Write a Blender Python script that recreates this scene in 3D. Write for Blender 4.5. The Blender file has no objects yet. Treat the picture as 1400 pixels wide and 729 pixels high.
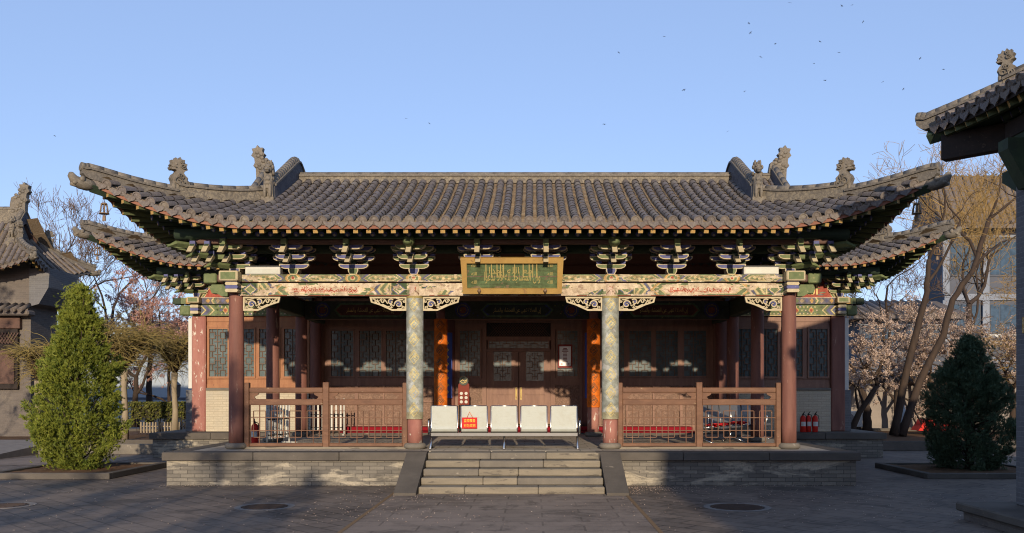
import bpy, bmesh, math, random
import numpy as np
import unicodedata
from mathutils import Vector, Matrix

# ------------------------------------------------------------------ camera, light, exposure
scene = bpy.context.scene
COL = scene.collection
R = math.radians
CAMX, CAMZ, FPX = 0.42, 1.8, 1200.0
cam_d = bpy.data.cameras.new("camera"); cam = bpy.data.objects.new("camera", cam_d); COL.objects.link(cam)
cam.location = (CAMX, 0, CAMZ); cam.rotation_euler = (R(90), 0, 0)
cam_d.sensor_width = 36; cam_d.sensor_fit = 'HORIZONTAL'; cam_d.lens = FPX / 1400 * 36
cam_d.shift_x = (700 - 729) / 1400; cam_d.shift_y = (536 - 364.5) / 1400
cam_d.clip_start = 0.1; cam_d.clip_end = 2000
scene.camera = cam

SUN_DIR = Vector((-0.046, 1.0, -0.24)).normalized()      # the way the light travels
SUN_EL = math.asin(-SUN_DIR.z)
world = bpy.data.worlds.new("World"); scene.world = world; world.use_nodes = True
wn = world.node_tree.nodes; wl = world.node_tree.links
for n in list(wn): wn.remove(n)
sky = wn.new('ShaderNodeTexSky'); sky.sky_type = 'NISHITA'; sky.sun_disc = False
sky.sun_elevation = SUN_EL
# towards the sun: (-SUN_DIR); rotation is measured from +Y towards +X
sky.sun_rotation = math.atan2(-SUN_DIR.x, -SUN_DIR.y)
sky.altitude = 800; sky.air_density = 1.0; sky.dust_density = 0.5; sky.ozone_density = 4.0
bg = wn.new('ShaderNodeBackground'); bg.inputs[1].default_value = 0.15
wo = wn.new('ShaderNodeOutputWorld')
tint = wn.new('ShaderNodeMix'); tint.data_type = 'RGBA'; tint.blend_type = 'MULTIPLY'; tint.inputs[0].default_value = 1; tint.inputs[7].default_value = (1.18, .88, .80, 1)
air = wn.new('ShaderNodeMix'); air.data_type = 'RGBA'; air.inputs[0].default_value = .5; air.inputs[7].default_value = (1.62, 2.30, 3.75, 1)   # even blue blended in, flattening the sky gradient
wl.new(sky.outputs[0], tint.inputs[6]); wl.new(tint.outputs[2], air.inputs[6]); wl.new(air.outputs[2], bg.inputs[0]); wl.new(bg.outputs[0], wo.inputs[0])
sd = bpy.data.lights.new("sun", 'SUN'); sun = bpy.data.objects.new("sun", sd); COL.objects.link(sun)
sd.energy = 3.1; sd.angle = R(0.6); sd.color = (1.0, 0.82, 0.60)
sun.rotation_euler = SUN_DIR.to_track_quat('-Z', 'Y').to_euler(); sun.location = (0, -20, 30)
scene.view_settings.view_transform = 'Standard'; scene.view_settings.look = 'None'
scene.view_settings.exposure = 0.75; scene.view_settings.gamma = 1.0
scene.cycles.use_denoising = True; scene.cycles.filter_width = 1.1
scene.cycles.max_bounces = 6; scene.cycles.diffuse_bounces = 4; scene.cycles.glossy_bounces = 3
scene.cycles.transparent_max_bounces = 4; scene.cycles.transmission_bounces = 2
scene.cycles.caustics_reflective = False; scene.cycles.caustics_refractive = False

def at(px, py, Y):
    """photo pixel at a known distance -> point in the yard"""
    return Vector(((px - 729) * Y / FPX + CAMX, Y, CAMZ + (536 - py) * Y / FPX))

# ------------------------------------------------------------------ mesh helpers
class MB:
    def __init__(s): s.v = []; s.f = []; s.m = []; s.s = []; s.c = None
    def add(s, verts, faces, m=0, smooth=False):
        b = len(s.v); s.v.extend([tuple(p) for p in verts])
        for f in faces: s.f.append(tuple(i + b for i in f))
        s.m.extend([m] * len(faces)); s.s.extend([smooth] * len(faces)); return s
    def box(s, x0, x1, y0, y1, z0, z1, m=0):
        v = [(x0,y0,z0),(x1,y0,z0),(x1,y1,z0),(x0,y1,z0),(x0,y0,z1),(x1,y0,z1),(x1,y1,z1),(x0,y1,z1)]
        return s.add(v, [(0,3,2,1),(4,5,6,7),(0,1,5,4),(1,2,6,5),(2,3,7,6),(3,0,4,7)], m)
    def bbox(s, x0, x1, y0, y1, z0, z1, b=0.01, m=0):
        """box with bevelled edges"""
        bm = bmesh.new(); bmesh.ops.create_cube(bm, size=1)
        for v in bm.verts: v.co = Vector(((x0+x1)/2+v.co.x*(x1-x0), (y0+y1)/2+v.co.y*(y1-y0), (z0+z1)/2+v.co.z*(z1-z0)))
        bmesh.ops.bevel(bm, geom=bm.edges[:], offset=min(b, (x1-x0)/3, (y1-y0)/3, (z1-z0)/3), segments=1, affect='EDGES')
        bm.verts.index_update(); s.add([v.co[:] for v in bm.verts], [[v.index for v in f.verts] for f in bm.faces], m); bm.free(); return s
    def prism(s, poly, axis, a, b, m=0, capm=None):
        """poly: 2-D outline extruded along axis ('x': poly=(y,z); 'y': poly=(x,z); 'z': poly=(x,y)) from a to b"""
        n = len(poly)
        mk = {'x': lambda p, t: (t, p[0], p[1]), 'y': lambda p, t: (p[0], t, p[1]), 'z': lambda p, t: (p[0], p[1], t)}[axis]
        v = [mk(p, a) for p in poly] + [mk(p, b) for p in poly]
        s.add(v, [tuple((i, (i+1) % n, n+(i+1) % n, n+i)) for i in range(n)], m)
        b0 = len(s.v) - 2*n
        for cap in (tuple(range(n-1, -1, -1)), tuple(range(n, 2*n))):
            s.f.append(tuple(i + b0 for i in cap)); s.m.append(m if capm is None else capm); s.s.append(False)
        return s
    def tube(s, path, rad, n=8, m=0, smooth=True, caps=True, up=None):
        path = [Vector(p) for p in path]; k = len(path)
        if not hasattr(rad, '__len__'): rad = [rad] * k
        vs = []
        t0 = (path[1] - path[0]).normalized()
        ref = Vector((0, 0, 1)) if abs(t0.z) < .9 else Vector((1, 0, 0))
        a = t0.cross(ref).normalized()
        for i, p in enumerate(path):
            t = ((path[min(i+1, k-1)] - path[max(i-1, 0)])).normalized()
            a = (a - t * a.dot(t)).normalized(); b = t.cross(a)
            for j in range(n):
                w = 2*math.pi*j/n
                vs.append(p + a*(math.cos(w)*rad[i]) + b*(math.sin(w)*rad[i]))
        fs = [(i*n+j, i*n+(j+1) % n, (i+1)*n+(j+1) % n, (i+1)*n+j) for i in range(k-1) for j in range(n)]
        s.add(vs, fs, m, smooth)
        if caps:
            b0 = len(s.v) - k*n
            s.f.append(tuple(b0 + j for j in range(n-1, -1, -1))); s.m.append(m); s.s.append(False)
            s.f.append(tuple(b0 + (k-1)*n + j for j in range(n))); s.m.append(m); s.s.append(False)
        return s
    def lathe(s, prof, cx=0, cy=0, n=20, m=0, smooth=True):
        vs = [(cx+r*math.cos(2*math.pi*j/n), cy+r*math.sin(2*math.pi*j/n), z) for r, z in prof for j in range(n)]
        k = len(prof)
        s.add(vs, [(i*n+j, i*n+(j+1) % n, (i+1)*n+(j+1) % n, (i+1)*n+j) for i in range(k-1) for j in range(n)], m, smooth)
        b0 = len(s.v) - k*n
        s.f.append(tuple(b0 + j for j in range(n-1, -1, -1))); s.m.append(m); s.s.append(False)
        s.f.append(tuple(b0 + (k-1)*n + j for j in range(n))); s.m.append(m); s.s.append(False); return s
    def blob(s, c, r, m=0, nu=10, nv=7, rot=None):
        vs = []; c = Vector(c)
        for i in range(nv+1):
            th = math.pi*i/nv
            for j in range(nu):
                ph = 2*math.pi*j/nu
                p = Vector((r[0]*math.sin(th)*math.cos(ph), r[1]*math.sin(th)*math.sin(ph), r[2]*math.cos(th)))
                if rot is not None: p = rot @ p
                vs.append(c + p)
        return s.add(vs, [(i*nu+j, (i+1)*nu+j, (i+1)*nu+(j+1) % nu, i*nu+(j+1) % nu) for i in range(nv) for j in range(nu)], m, True)
    def ribbon(s, pts, w, axis, a, b, m=0):
        """flat strip of width w following 2-D points, extruded between a and b"""
        P = [Vector((p[0], p[1])) for p in pts]; L = []; Rr = []
        for i, p in enumerate(P):
            t = (P[min(i+1, len(P)-1)] - P[max(i-1, 0)]).normalized(); n_ = Vector((-t.y, t.x))
            ww = w[i] if hasattr(w, '__len__') else w
            L.append(p + n_*ww/2); Rr.append(p - n_*ww/2)
        mk = {'x': lambda p, t: (t, p[0], p[1]), 'y': lambda p, t: (p[0], t, p[1]), 'z': lambda p, t: (p[0], p[1], t)}[axis]
        k = len(P); v = [mk(p, a) for p in L] + [mk(p, a) for p in Rr] + [mk(p, b) for p in L] + [mk(p, b) for p in Rr]
        f = []
        for i in range(k-1):
            f += [(i, i+1, k+i+1, k+i), (2*k+i, 3*k+i, 3*k+i+1, 2*k+i+1), (i, 2*k+i, 2*k+i+1, i+1), (k+i, k+i+1, 3*k+i+1, 3*k+i)]
        f += [(0, k, 3*k, 2*k), (k-1, 3*k-1, 4*k-1, 2*k-1)]
        return s.add(v, f, m)
    def mesh(s, name, mats):
        me = bpy.data.meshes.new(name); me.from_pydata(s.v, [], s.f)
        for m in (mats if isinstance(mats, (list, tuple)) else [mats]): me.materials.append(m)
        me.polygons.foreach_set('material_index', s.m); me.polygons.foreach_set('use_smooth', s.s); me.update(); return me
    def build(s, name, mats, parent=None, loc=None, world_coords=True):
        """link as ONE mesh object. With a parent, world coordinates are turned into the parent's own."""
        if parent is not None and world_coords:
            inv = world_matrix(parent).inverted()
            s.v = [tuple(inv @ Vector(p)) for p in s.v]
        o = bpy.data.objects.new(name, s.mesh(name, mats)); COL.objects.link(o)
        o.parent = parent
        if loc is not None: o.location = loc
        return o

def world_matrix(o):
    M = Matrix.LocRotScale(o.location, o.rotation_euler, o.scale)
    return world_matrix(o.parent) @ M if o.parent else M

def tag(o, label=None, cat=None, group=None, kind=None):
    if label: o['label'] = label
    if cat: o['category'] = cat
    if group: o['group'] = group
    if kind: o['kind'] = kind
    return o
def thing(name, label, cat, loc=(0, 0, 0), rz=0, group=None):
    o = bpy.data.objects.new(name, None); COL.objects.link(o); o.empty_display_size = .2
    o.location = loc; o.rotation_euler = (0, 0, rz); return tag(o, label, cat, group)
def link_mesh(name, me, parent, loc=(0, 0, 0), rot=(0, 0, 0), sc=(1, 1, 1)):
    o = bpy.data.objects.new(name, me); COL.objects.link(o); o.parent = parent
    o.location = loc; o.rotation_euler = rot; o.scale = sc; return o
def kids(o): return [c for c in COL.objects if c.parent == o]
def copy_tree(o, parent=None):
    c = o.copy(); COL.objects.link(c); c.parent = parent
    for ch in kids(o): copy_tree(ch, c)
    return c

# ------------------------------------------------------------------ materials
def newmat(name):
    m = bpy.data.materials.new(name); m.use_nodes = True; nt = m.node_tree
    return m, nt, nt.nodes['Principled BSDF']
def N(nt, t, **kw):
    n = nt.nodes.new(t)
    for k, v in kw.items():
        if k.startswith('_'): n.inputs[k[1:].replace('_', ' ')].default_value = v
        else: setattr(n, k, v)
    return n
def c4(c): return (c[0], c[1], c[2], 1)
def mixc(nt, fac, a, b, bt='MIX'):
    n = nt.nodes.new('ShaderNodeMix'); n.data_type = 'RGBA'; n.blend_type = bt
    for sock, val in ((n.inputs[0], fac), (n.inputs[6], a), (n.inputs[7], b)):
        if hasattr(val, 'is_output'): nt.links.new(val, sock)
        elif isinstance(val, (int, float)): sock.default_value = val
        else: sock.default_value = c4(val)
    return n.outputs[2]
def ramp(nt, val, p0, p1, v0=0., v1=1.):
    r = N(nt, 'ShaderNodeMapRange'); r.inputs['From Min'].default_value = p0; r.inputs['From Max'].default_value = p1
    r.inputs['To Min'].default_value = v0; r.inputs['To Max'].default_value = v1; r.clamp = True
    nt.links.new(val, r.inputs[0]); return r.outputs[0]
def noise(nt, co, sc, det=4, rough=.6, dist=0):
    n = N(nt, 'ShaderNodeTexNoise', _Scale=sc, _Detail=det, _Roughness=rough, _Distortion=dist)
    nt.links.new(co, n.inputs['Vector']); return n.outputs[0]
def objco(nt, scale=None):
    t = N(nt, 'ShaderNodeTexCoord').outputs['Object']
    if scale is None: return t
    mp = N(nt, 'ShaderNodeMapping'); mp.inputs['Scale'].default_value = scale; nt.links.new(t, mp.inputs[0]); return mp.outputs[0]
def bump(nt, b, h, strength, dist=.01):
    n = N(nt, 'ShaderNodeBump', _Strength=strength, _Distance=dist); nt.links.new(h, n.inputs['Height']); nt.links.new(n.outputs[0], b.inputs['Normal'])
def randper(nt):
    return N(nt, 'ShaderNodeObjectInfo').outputs['Random']

def m_worn(name, c1, c2, c3=None, sc=(6, 6, 1.2), rough=.65, spec=.3, wear=.66, bmp=.25, fine=40, metal=0):
    """two tones mottled, a third colour where paint has worn through"""
    m, nt, b = newmat(name); co = objco(nt, sc)
    n1 = noise(nt, co, 1.0, 5); col = mixc(nt, ramp(nt, n1, .35, .65), c1, c2)
    oc = objco(nt); n2 = noise(nt, oc, fine, 3)
    if c3 is not None:
        nw = noise(nt, objco(nt, tuple(x*.9 for x in sc)), 2.1, 6, .7, .3); col = mixc(nt, ramp(nt, nw, wear, wear+.03), col, c3)
    col = mixc(nt, ramp(nt, n2, .3, .7, 0, .25), col, tuple(x*.6 for x in c1))
    nt.links.new(col, b.inputs['Base Color']); b.inputs['Roughness'].default_value = rough
    b.inputs['Specular IOR Level'].default_value = spec; b.inputs['Metallic'].default_value = metal
    if bmp: bump(nt, b, n2, bmp, .006)
    return m
def m_plain(name, c, rough=.5, metal=0, spec=.15):
    m, nt, b = newmat(name); oc = objco(nt)
    col = mixc(nt, ramp(nt, noise(nt, oc, 9, 4), .3, .7, 0, .3), c, tuple(x*.65 for x in c))
    nt.links.new(col, b.inputs['Base Color']); b.inputs['Roughness'].default_value = rough; b.inputs['Metallic'].default_value = metal
    b.inputs['Specular IOR Level'].default_value = spec; return m
def m_brick(name, c1, c2, mortar, bw=.26, bh=.065, stain=None, st_lo=.5, st_hi=.62, stsc=(1.2, 1.2, 2.4), rough=.85, dark=None):
    m, nt, b = newmat(name); t = N(nt, 'ShaderNodeTexCoord').outputs['Object']
    sx = N(nt, 'ShaderNodeSeparateXYZ'); nt.links.new(t, sx.inputs[0])
    ad = N(nt, 'ShaderNodeMath', operation='ADD'); nt.links.new(sx.outputs[0], ad.inputs[0]); nt.links.new(sx.outputs[1], ad.inputs[1])
    cb = N(nt, 'ShaderNodeCombineXYZ'); nt.links.new(ad.outputs[0], cb.inputs[0]); nt.links.new(sx.outputs[2], cb.inputs[1])
    br = N(nt, 'ShaderNodeTexBrick', _Scale=1.0, _Mortar_Size=.006, _Mortar_Smooth=.3, _Bias=0., _Brick_Width=bw, _Row_Height=bh)
    br.inputs['Color1'].default_value = c4(c1); br.inputs['Color2'].default_value = c4(c2); br.inputs['Mortar'].default_value = c4(mortar)
    nt.links.new(cb.outputs[0], br.inputs['Vector']); col = br.outputs[0]
    n1 = noise(nt, t, 30, 4)
    if stain is not None:
        ns = noise(nt, objco(nt, stsc), 1.0, 7, .68, .4); col = mixc(nt, ramp(nt, ns, st_lo, st_hi, 0, .85), col, stain)
    if dark is not None:
        nd = noise(nt, objco(nt, tuple(x*.8 for x in stsc)), 1.7, 6, .7); col = mixc(nt, ramp(nt, nd, .56, .66, 0, .8), col, dark)
    col = mixc(nt, ramp(nt, n1, .3, .75, 0, .45), col, tuple(x*.5 for x in c1))
    nt.links.new(col, b.inputs['Base Color']); b.inputs['Roughness'].default_value = rough; b.inputs['Specular IOR Level'].default_value = .2
    h = mixc(nt, .25, br.outputs['Fac'], n1); iv = N(nt, 'ShaderNodeInvert'); nt.links.new(h, iv.inputs['Color'])
    bump(nt, b, iv.outputs[0], .6, .008); return m
def m_paint():
    """colours painted per face, with grain and grime"""
    m, nt, b = newmat('painted_timber'); a = N(nt, 'ShaderNodeVertexColor'); a.layer_name = 'Col'; oc = objco(nt)
    n1 = noise(nt, oc, 7, 6, .7); n2 = noise(nt, oc, 60, 3)
    col = mixc(nt, ramp(nt, n1, .35, .65, 0, .62), a.outputs[0], (.23, .17, .11), 'MULTIPLY')
    nt.links.new(col, b.inputs['Base Color']); b.inputs['Roughness'].default_value = .7; b.inputs['Specular IOR Level'].default_value = .25
    bump(nt, b, n2, .3, .004); return m

M = {}
def m_print():
    m, nt, b = newmat('printed_paper'); a = N(nt, 'ShaderNodeVertexColor'); a.layer_name = 'Col'; nt.links.new(a.outputs[0], b.inputs['Base Color']); b.inputs['Roughness'].default_value = .5; return m
M['paint'] = m_paint()
def m_tile(name, ca, cb, cc, thr=.55):
    m, nt, b = newmat(name); oc = objco(nt); geo = N(nt, 'ShaderNodeNewGeometry')
    rp = geo.outputs['Random Per Island']
    n1 = noise(nt, oc, 2.2, 5, .65); n2 = noise(nt, oc, 28, 4, .7)
    col = mixc(nt, ramp(nt, n1, .38, .62), ca, cb)
    col = mixc(nt, ramp(nt, rp, .0, 1., 0, .6), col, tuple(x*.45 for x in ca)); col = mixc(nt, ramp(nt, rp, .90, .93, 0, .5), col, (.22, .19, .15))
    n3 = noise(nt, oc, 9, 5, .7, .5); col = mixc(nt, ramp(nt, n3, thr, thr+.12, 0, .7), col, cc)
    col = mixc(nt, ramp(nt, n2, .45, .8, 0, .55), col, (.30, .27, .22))
    nt.links.new(col, b.inputs['Base Color']); b.inputs['Roughness'].default_value = .7; b.inputs['Specular IOR Level'].default_value = .3
    bump(nt, b, n2, .5, .01); return m
M['tile'] = m_tile('roof_tile', (.142, .114, .092), (.118, .105, .108), (.05, .05, .095), .57)
M['pan'] = m_tile('pan_tile', (.135, .098, .062), (.17, .12, .07), (.07, .05, .03), .55)
M['ridge'] = m_tile('ridge_tile', (.125, .112, .096), (.165, .146, .118), (.085, .076, .066), .5)
M['ridge_dark'] = m_tile('ridge_panel', (.075, .072, .08), (.055, .058, .075), (.13, .12, .11), .62)
M['beast'] = m_tile('beast_clay', (.17, .145, .11), (.11, .10, .085), (.23, .2, .15), .55)
def relief(name, c, c2, sc=9):
    m, nt, b = newmat(name); oc = objco(nt)
    v = N(nt, 'ShaderNodeTexVoronoi', _Scale=sc, feature='SMOOTH_F1'); nt.links.new(oc, v.inputs['Vector'])
    w = noise(nt, oc, sc*1.3, 5, .6, 1.5); n2 = noise(nt, oc, 3, 4)
    col = mixc(nt, ramp(nt, w, .42, .56), c, c2); col = mixc(nt, ramp(nt, n2, .4, .7, 0, .5), col, tuple(x*.5 for x in c))
    nt.links.new(col, b.inputs['Base Color']); b.inputs['Roughness'].default_value = .85
    h = mixc(nt, .5, v.outputs[0], w); bump(nt, b, h, 1., .04); return m
M['scroll_brick'] = relief('carved_brick', (.22, .19, .14), (.12, .105, .085), 9)
M['scroll_dark'] = relief('carved_dark_brick', (.060, .062, .078), (.10, .10, .112), 9)
M['carved_wood'] = relief('carved_wood_panel', (.255, .16, .115), (.165, .10, .072), 12)
M['col_red'] = m_worn('red_column_paint', (.215, .096, .072), (.125, .055, .045), (.36, .24, .18), (5, 5, .7), .68, .25, .635, .3)
M['col_pink'] = m_worn('faded_red_paint', (.36, .17, .135), (.27, .11, .09), (.60, .55, .46), (5, 5, 1.6), .75, .2, .585, .3)
M['wood'] = m_worn('window_wood', (.34, .16, .075), (.27, .115, .055), (.20, .09, .05), (9, 9, 1.5), .6, .3, .62, .2)
M['wood_red'] = m_worn('brown_red_wood', (.255, .148, .104), (.19, .105, .077), (.32, .20, .145), (9, 9, 1.5), .6, .3, .64, .2)
M['rail_wood'] = m_worn('balustrade_wood', (.175, .088, .050), (.115, .056, .033), (.44, .33, .20), (3, 6, 9), .65, .3, .66, .25)
M['lattice'] = m_worn('lattice_wood', (.15, .088, .055), (.11, .065, .04), None, (8, 8, 8), .6)
M['dark_wood'] = m_worn('dark_timber', (.12, .068, .052), (.09, .055, .043), (.14, .085, .06), (4, 8, 8), .7, .2, .62, .2)
M['red_board'] = m_worn('eave_board_paint', (.25, .115, .075), (.19, .08, .055), (.36, .26, .17), (3, 8, 8), .7, .2, .62, .2)
M['green'] = m_worn('green_paint', (.155, .185, .085), (.10, .135, .06), (.26, .25, .13), (9, 9, 9), .7, .25, .62, .2)
M['green_dark'] = m_worn('dark_green_paint', (.040, .064, .036), (.028, .042, .028), (.09, .10, .05), (6, 6, 6), .7, .25, .66, .2)
M['rafter_green'] = m_worn('rafter_green_paint', (.095, .115, .05), (.065, .085, .04), (.16, .15, .07), (9, 9, 9), .7, .25, .62, .2)
M['blackish_wood'] = m_worn('blackish_timber', (.035, .026, .022), (.025, .02, .018), (.06, .045, .035), (4, 8, 8), .8, .2, .62, .2)  # near-black timber colour rather than soot, for pavilion eave and side hall window
M['office_trim'] = m_worn('office_trim', (.22, .25, .30), (.17, .195, .24), None, (.4, .4, .8), .8, .2)
M['blue'] = m_worn('blue_paint', (.105, .115, .27), (.08, .085, .18), (.22, .22, .32), (9, 9, 9), .7, .25, .64, .2)
M['cream'] = m_worn('cream_paint', (.50, .43, .28), (.40, .34, .22), (.20, .16, .10), (9, 9, 9), .7, .25, .66, .2)
M['ochre'] = m_worn('ochre_paint', (.42, .265, .085), (.31, .19, .06), (.55, .45, .28), (20, 20, 20), .7, .25, .55, .2)
M['gilt_wood'] = m_worn('gilt_wood', (.40, .255, .075), (.31, .19, .058), (.24, .14, .06), (3, 3, 3), .5, .4, .62, .1)
M['gold'] = m_worn('gold_paint', (.62, .46, .15), (.50, .36, .11), None, (9, 9, 9), .5, .4)
M['stone'] = m_worn('grey_stone', (.185, .165, .135), (.135, .122, .104), (.30, .27, .22), (2.5, 2.5, 3), .85, .2, .62, .4, 35)
M['stone_lt'] = m_worn('step_stone', (.245, .212, .16), (.165, .145, .112), (.11, .097, .08), (1.3, 1.3, 8), .85, .2, .58, .4, 45)
M['stone_dk'] = m_worn('dark_cap_stone', (.118, .104, .088), (.082, .073, .063), (.22, .19, .15), (1.6, 1.6, 3), .85, .2, .66, .4, 40)
M['plinth'] = m_brick('platform_brick', (.225, .205, .17), (.13, .12, .105), (.06, .055, .05), .28, .075, (.42, .375, .29), .53, .60, (.8, .8, 3.4), .9, (.075, .068, .06))
M['wall_brick'] = m_brick('pale_wall_brick', (.52, .46, .34), (.46, .40, .30), (.36, .31, .23), .25, .07, (.40, .37, .30), .5, .66, (.7, .7, 1.6), .9)
M['grey_brick'] = m_brick('grey_brick', (.155, .155, .16), (.125, .125, .13), (.2, .2, .2), .26, .07, (.22, .2, .18), .55, .7, (.7, .7, 1.4))
M['grey_brick_w'] = m_brick('grey_brown_brick', (.15, .13, .115), (.12, .105, .095), (.17, .15, .13), .26, .07, (.22, .19, .15), .55, .7, (.5, .5, 1.0))
M['steel'] = m_plain('chrome_steel', (.62, .62, .60), .25, 1.0)
M['seat_metal'] = m_plain('seat_enamel', (.42, .44, .385), .45, 0)
def m_perf(name, c):
    m, nt, b = newmat(name); oc = objco(nt)
    v = N(nt, 'ShaderNodeTexVoronoi', _Scale=70., feature='F1'); nt.links.new(oc, v.inputs['Vector'])
    n1 = noise(nt, oc, 5, 6, .7); n2 = noise(nt, objco(nt, (3, 3, 30)), 2., 4, .6)
    col = mixc(nt, ramp(nt, v.outputs[0], .10, .28, .35, 0), c, tuple(x*.35 for x in c)); col = mixc(nt, ramp(nt, n1, .5, .72, 0, .5), col, (.34, .33, .26)); col = mixc(nt, ramp(nt, n2, .62, .68, 0, .35), col, (.25, .24, .2))
    nt.links.new(col, b.inputs['Base Color']); b.inputs['Roughness'].default_value = .38; return m
M['seat_metal'] = m_perf('perforated_enamel', (.42, .445, .40))
M['beam_grey'] = m_plain('grey_enamel', (.16, .16, .165), .4, .3)
M['white'] = m_plain('white_paint', (.56, .555, .51), .6)
M['black'] = m_plain('black_plastic', (.015, .015, .016), .5)
M['red_gloss'] = m_plain('red_enamel', (.55, .030, .020), .35)
M['red_cloth'] = m_plain('red_carpet', (.22, .010, .018), .95, 0, .1)
M['red_sign'] = m_plain('red_sign_board', (.50, .010, .012), .5)
M['yellow'] = m_plain('yellow_letters', (.85, .62, .05), .5)
M['orange'] = m_plain('orange_board', (.78, .20, .022), .6)
M['blue_board'] = m_plain('blue_board', (.045, .085, .34), .5)
M['bronze'] = m_worn('bell_bronze', (.20, .13, .07), (.13, .08, .045), None, (20, 20, 20), .6, .5)
M['soil'] = m_worn('garden_soil', (.14, .082, .045), (.10, .06, .036), (.20, .13, .07), (3, 3, 3), .95, .1, .6, .8, 30)
M['bark'] = m_worn('tree_bark', (.062, .043, .031), (.04, .03, .025), None, (9, 9, 2), .9, .15, .6, .8, 25)
M['bark_lt'] = m_worn('pale_bark', (.30, .25, .175), (.23, .185, .13), None, (9, 9, 2), .9, .15, .6, .6, 25)
M['twig'] = m_worn('bare_twig', (.17, .115, .075), (.13, .085, .06), None, (2, 2, 2), .9, .1, .6, 0)
M['twig_gold'] = m_worn('golden_twig', (.36, .24, .085), (.25, .165, .07), None, (1, 1, 1), .85, .1, .6, 0)
M['twig_olive'] = m_worn('olive_twig', (.30, .24, .085), (.22, .165, .065), None, (1.5, 1.5, 1.5), .85, .1, .6, 0)
def m_leaf(name, cs, rough=.65, sc=2.5):
    m, nt, b = newmat(name); oc = objco(nt); rp = N(nt, 'ShaderNodeNewGeometry').outputs['Random Per Island']
    col = mixc(nt, ramp(nt, noise(nt, oc, sc, 4), .35, .65), cs[0], cs[1]); col = mixc(nt, ramp(nt, rp, .45, 1.), col, cs[2])
    nt.links.new(col, b.inputs['Base Color']); b.inputs['Roughness'].default_value = rough; b.inputs['Specular IOR Level'].default_value = .25
    tr = N(nt, 'ShaderNodeBsdfTranslucent'); nt.links.new(col, tr.inputs[0]); mx = N(nt, 'ShaderNodeMixShader'); mx.inputs[0].default_value = .22
    nt.links.new(b.outputs[0], mx.inputs[1]); nt.links.new(tr.outputs[0], mx.inputs[2])
    nt.links.new(mx.outputs[0], nt.nodes['Material Output'].inputs[0]); return m
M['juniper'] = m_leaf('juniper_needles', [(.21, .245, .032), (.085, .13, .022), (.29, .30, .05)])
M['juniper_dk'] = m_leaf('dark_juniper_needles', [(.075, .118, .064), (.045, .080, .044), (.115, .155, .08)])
M['hedge'] = m_leaf('hedge_leaves', [(.12, .13, .026), (.075, .085, .02), (.18, .17, .04)])
M['blossom'] = m_leaf('plum_blossom', [(.56, .43, .34), (.44, .31, .24), (.70, .58, .48)])
M['blossom_pink'] = m_leaf('pink_blossom', [(.48, .27, .22), (.38, .20, .165), (.58, .38, .32)])
def m_glass(name, c, rough=.12):
    m, nt, b = newmat(name); oc = objco(nt)
    col = mixc(nt, ramp(nt, noise(nt, oc, 3, 3), .3, .7), c, tuple(x*.5 for x in c))
    nt.links.new(col, b.inputs['Base Color']); b.inputs['Roughness'].default_value = rough; b.inputs['Specular IOR Level'].default_value = .25
    bump(nt, b, noise(nt, oc, 4, 2), .06, .02); return m
M['glass'] = m_glass('window_glass', (.13, .17, .175), .22)
M['glass_blue'] = m_glass('office_glass', (.06, .10, .15))
def m_ground(name, rot, bw, bh, c1, c2, mort, wet=None):
    m, nt, b = newmat(name); t = N(nt, 'ShaderNodeTexCoord').outputs['Object']
    mp = N(nt, 'ShaderNodeMapping'); mp.inputs['Rotation'].default_value = (0, 0, rot); nt.links.new(t, mp.inputs[0])
    br = N(nt, 'ShaderNodeTexBrick', _Scale=1.0, _Mortar_Size=.016, _Mortar_Smooth=.2, _Bias=0., _Brick_Width=bw, _Row_Height=bh)
    br.inputs['Color1'].default_value = c4(c1); br.inputs['Color2'].default_value = c4(c2); br.inputs['Mortar'].default_value = c4(mort)
    nt.links.new(mp.outputs[0], br.inputs['Vector']); n1 = noise(nt, t, .55, 6, .65); n2 = noise(nt, t, 22, 4, .7); n3 = noise(nt, t, 2.3, 5, .7)
    col = mixc(nt, ramp(nt, n1, .35, .68, 0, .7), br.outputs[0], tuple(x*1.5 for x in c1))
    col = mixc(nt, ramp(nt, n3, .52, .7, 0, .6), col, tuple(x*.55 for x in c2))
    col = mixc(nt, ramp(nt, n2, .62, .74, 0, .35), col, (.22, .2, .18)); n4 = noise(nt, t, .9, 7, .75, .6); col = mixc(nt, ramp(nt, n4, .54, .60, 0, .55), col, tuple(x*.5 for x in c2)); n5 = noise(nt, t, 1.6, 6, .7, .4); col = mixc(nt, ramp(nt, n5, .60, .66, 0, .4), col, (.19, .165, .14))
    nt.links.new(col, b.inputs['Base Color']); nt.links.new(ramp(nt, n1, .3, .7, .62, .85), b.inputs['Roughness']); b.inputs['Specular IOR Level'].default_value = .3
    h = mixc(nt, .5, br.outputs['Fac'], n2); iv = N(nt, 'ShaderNodeInvert'); nt.links.new(h, iv.inputs['Color']); bump(nt, b, iv.outputs[0], .4, .008); return m
M['paving'] = m_ground('diagonal_slabs', R(45), .62, .31, (.142, .112, .088), (.084, .070, .059), (.020, .017, .014))
M['path'] = m_ground('path_slabs', 0, 1.1, .42, (.188, .148, .116), (.145, .115, .092), (.06, .048, .038))
M['porch_floor'] = m_ground('floor_slabs', 0, .45, .45, (.34, .30, .24), (.29, .255, .205), (.1, .09, .08))
M['joint'] = m_plain('joint_mortar', (.20, .13, .07), .9)
M['iron'] = m_worn('rusty_iron', (.065, .042, .03), (.045, .032, .025), None, (6, 6, 6), .7, .3)
M['concrete'] = m_worn('concrete', (.22, .20, .18), (.17, .155, .14), None, (4, 4, 4), .9, .2)
M['plaster'] = m_worn('wall_plaster', (.27, .235, .205), (.21, .185, .165), (.16, .14, .12), (.6, .6, 1.2), .9, .15, .62, .2)
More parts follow.
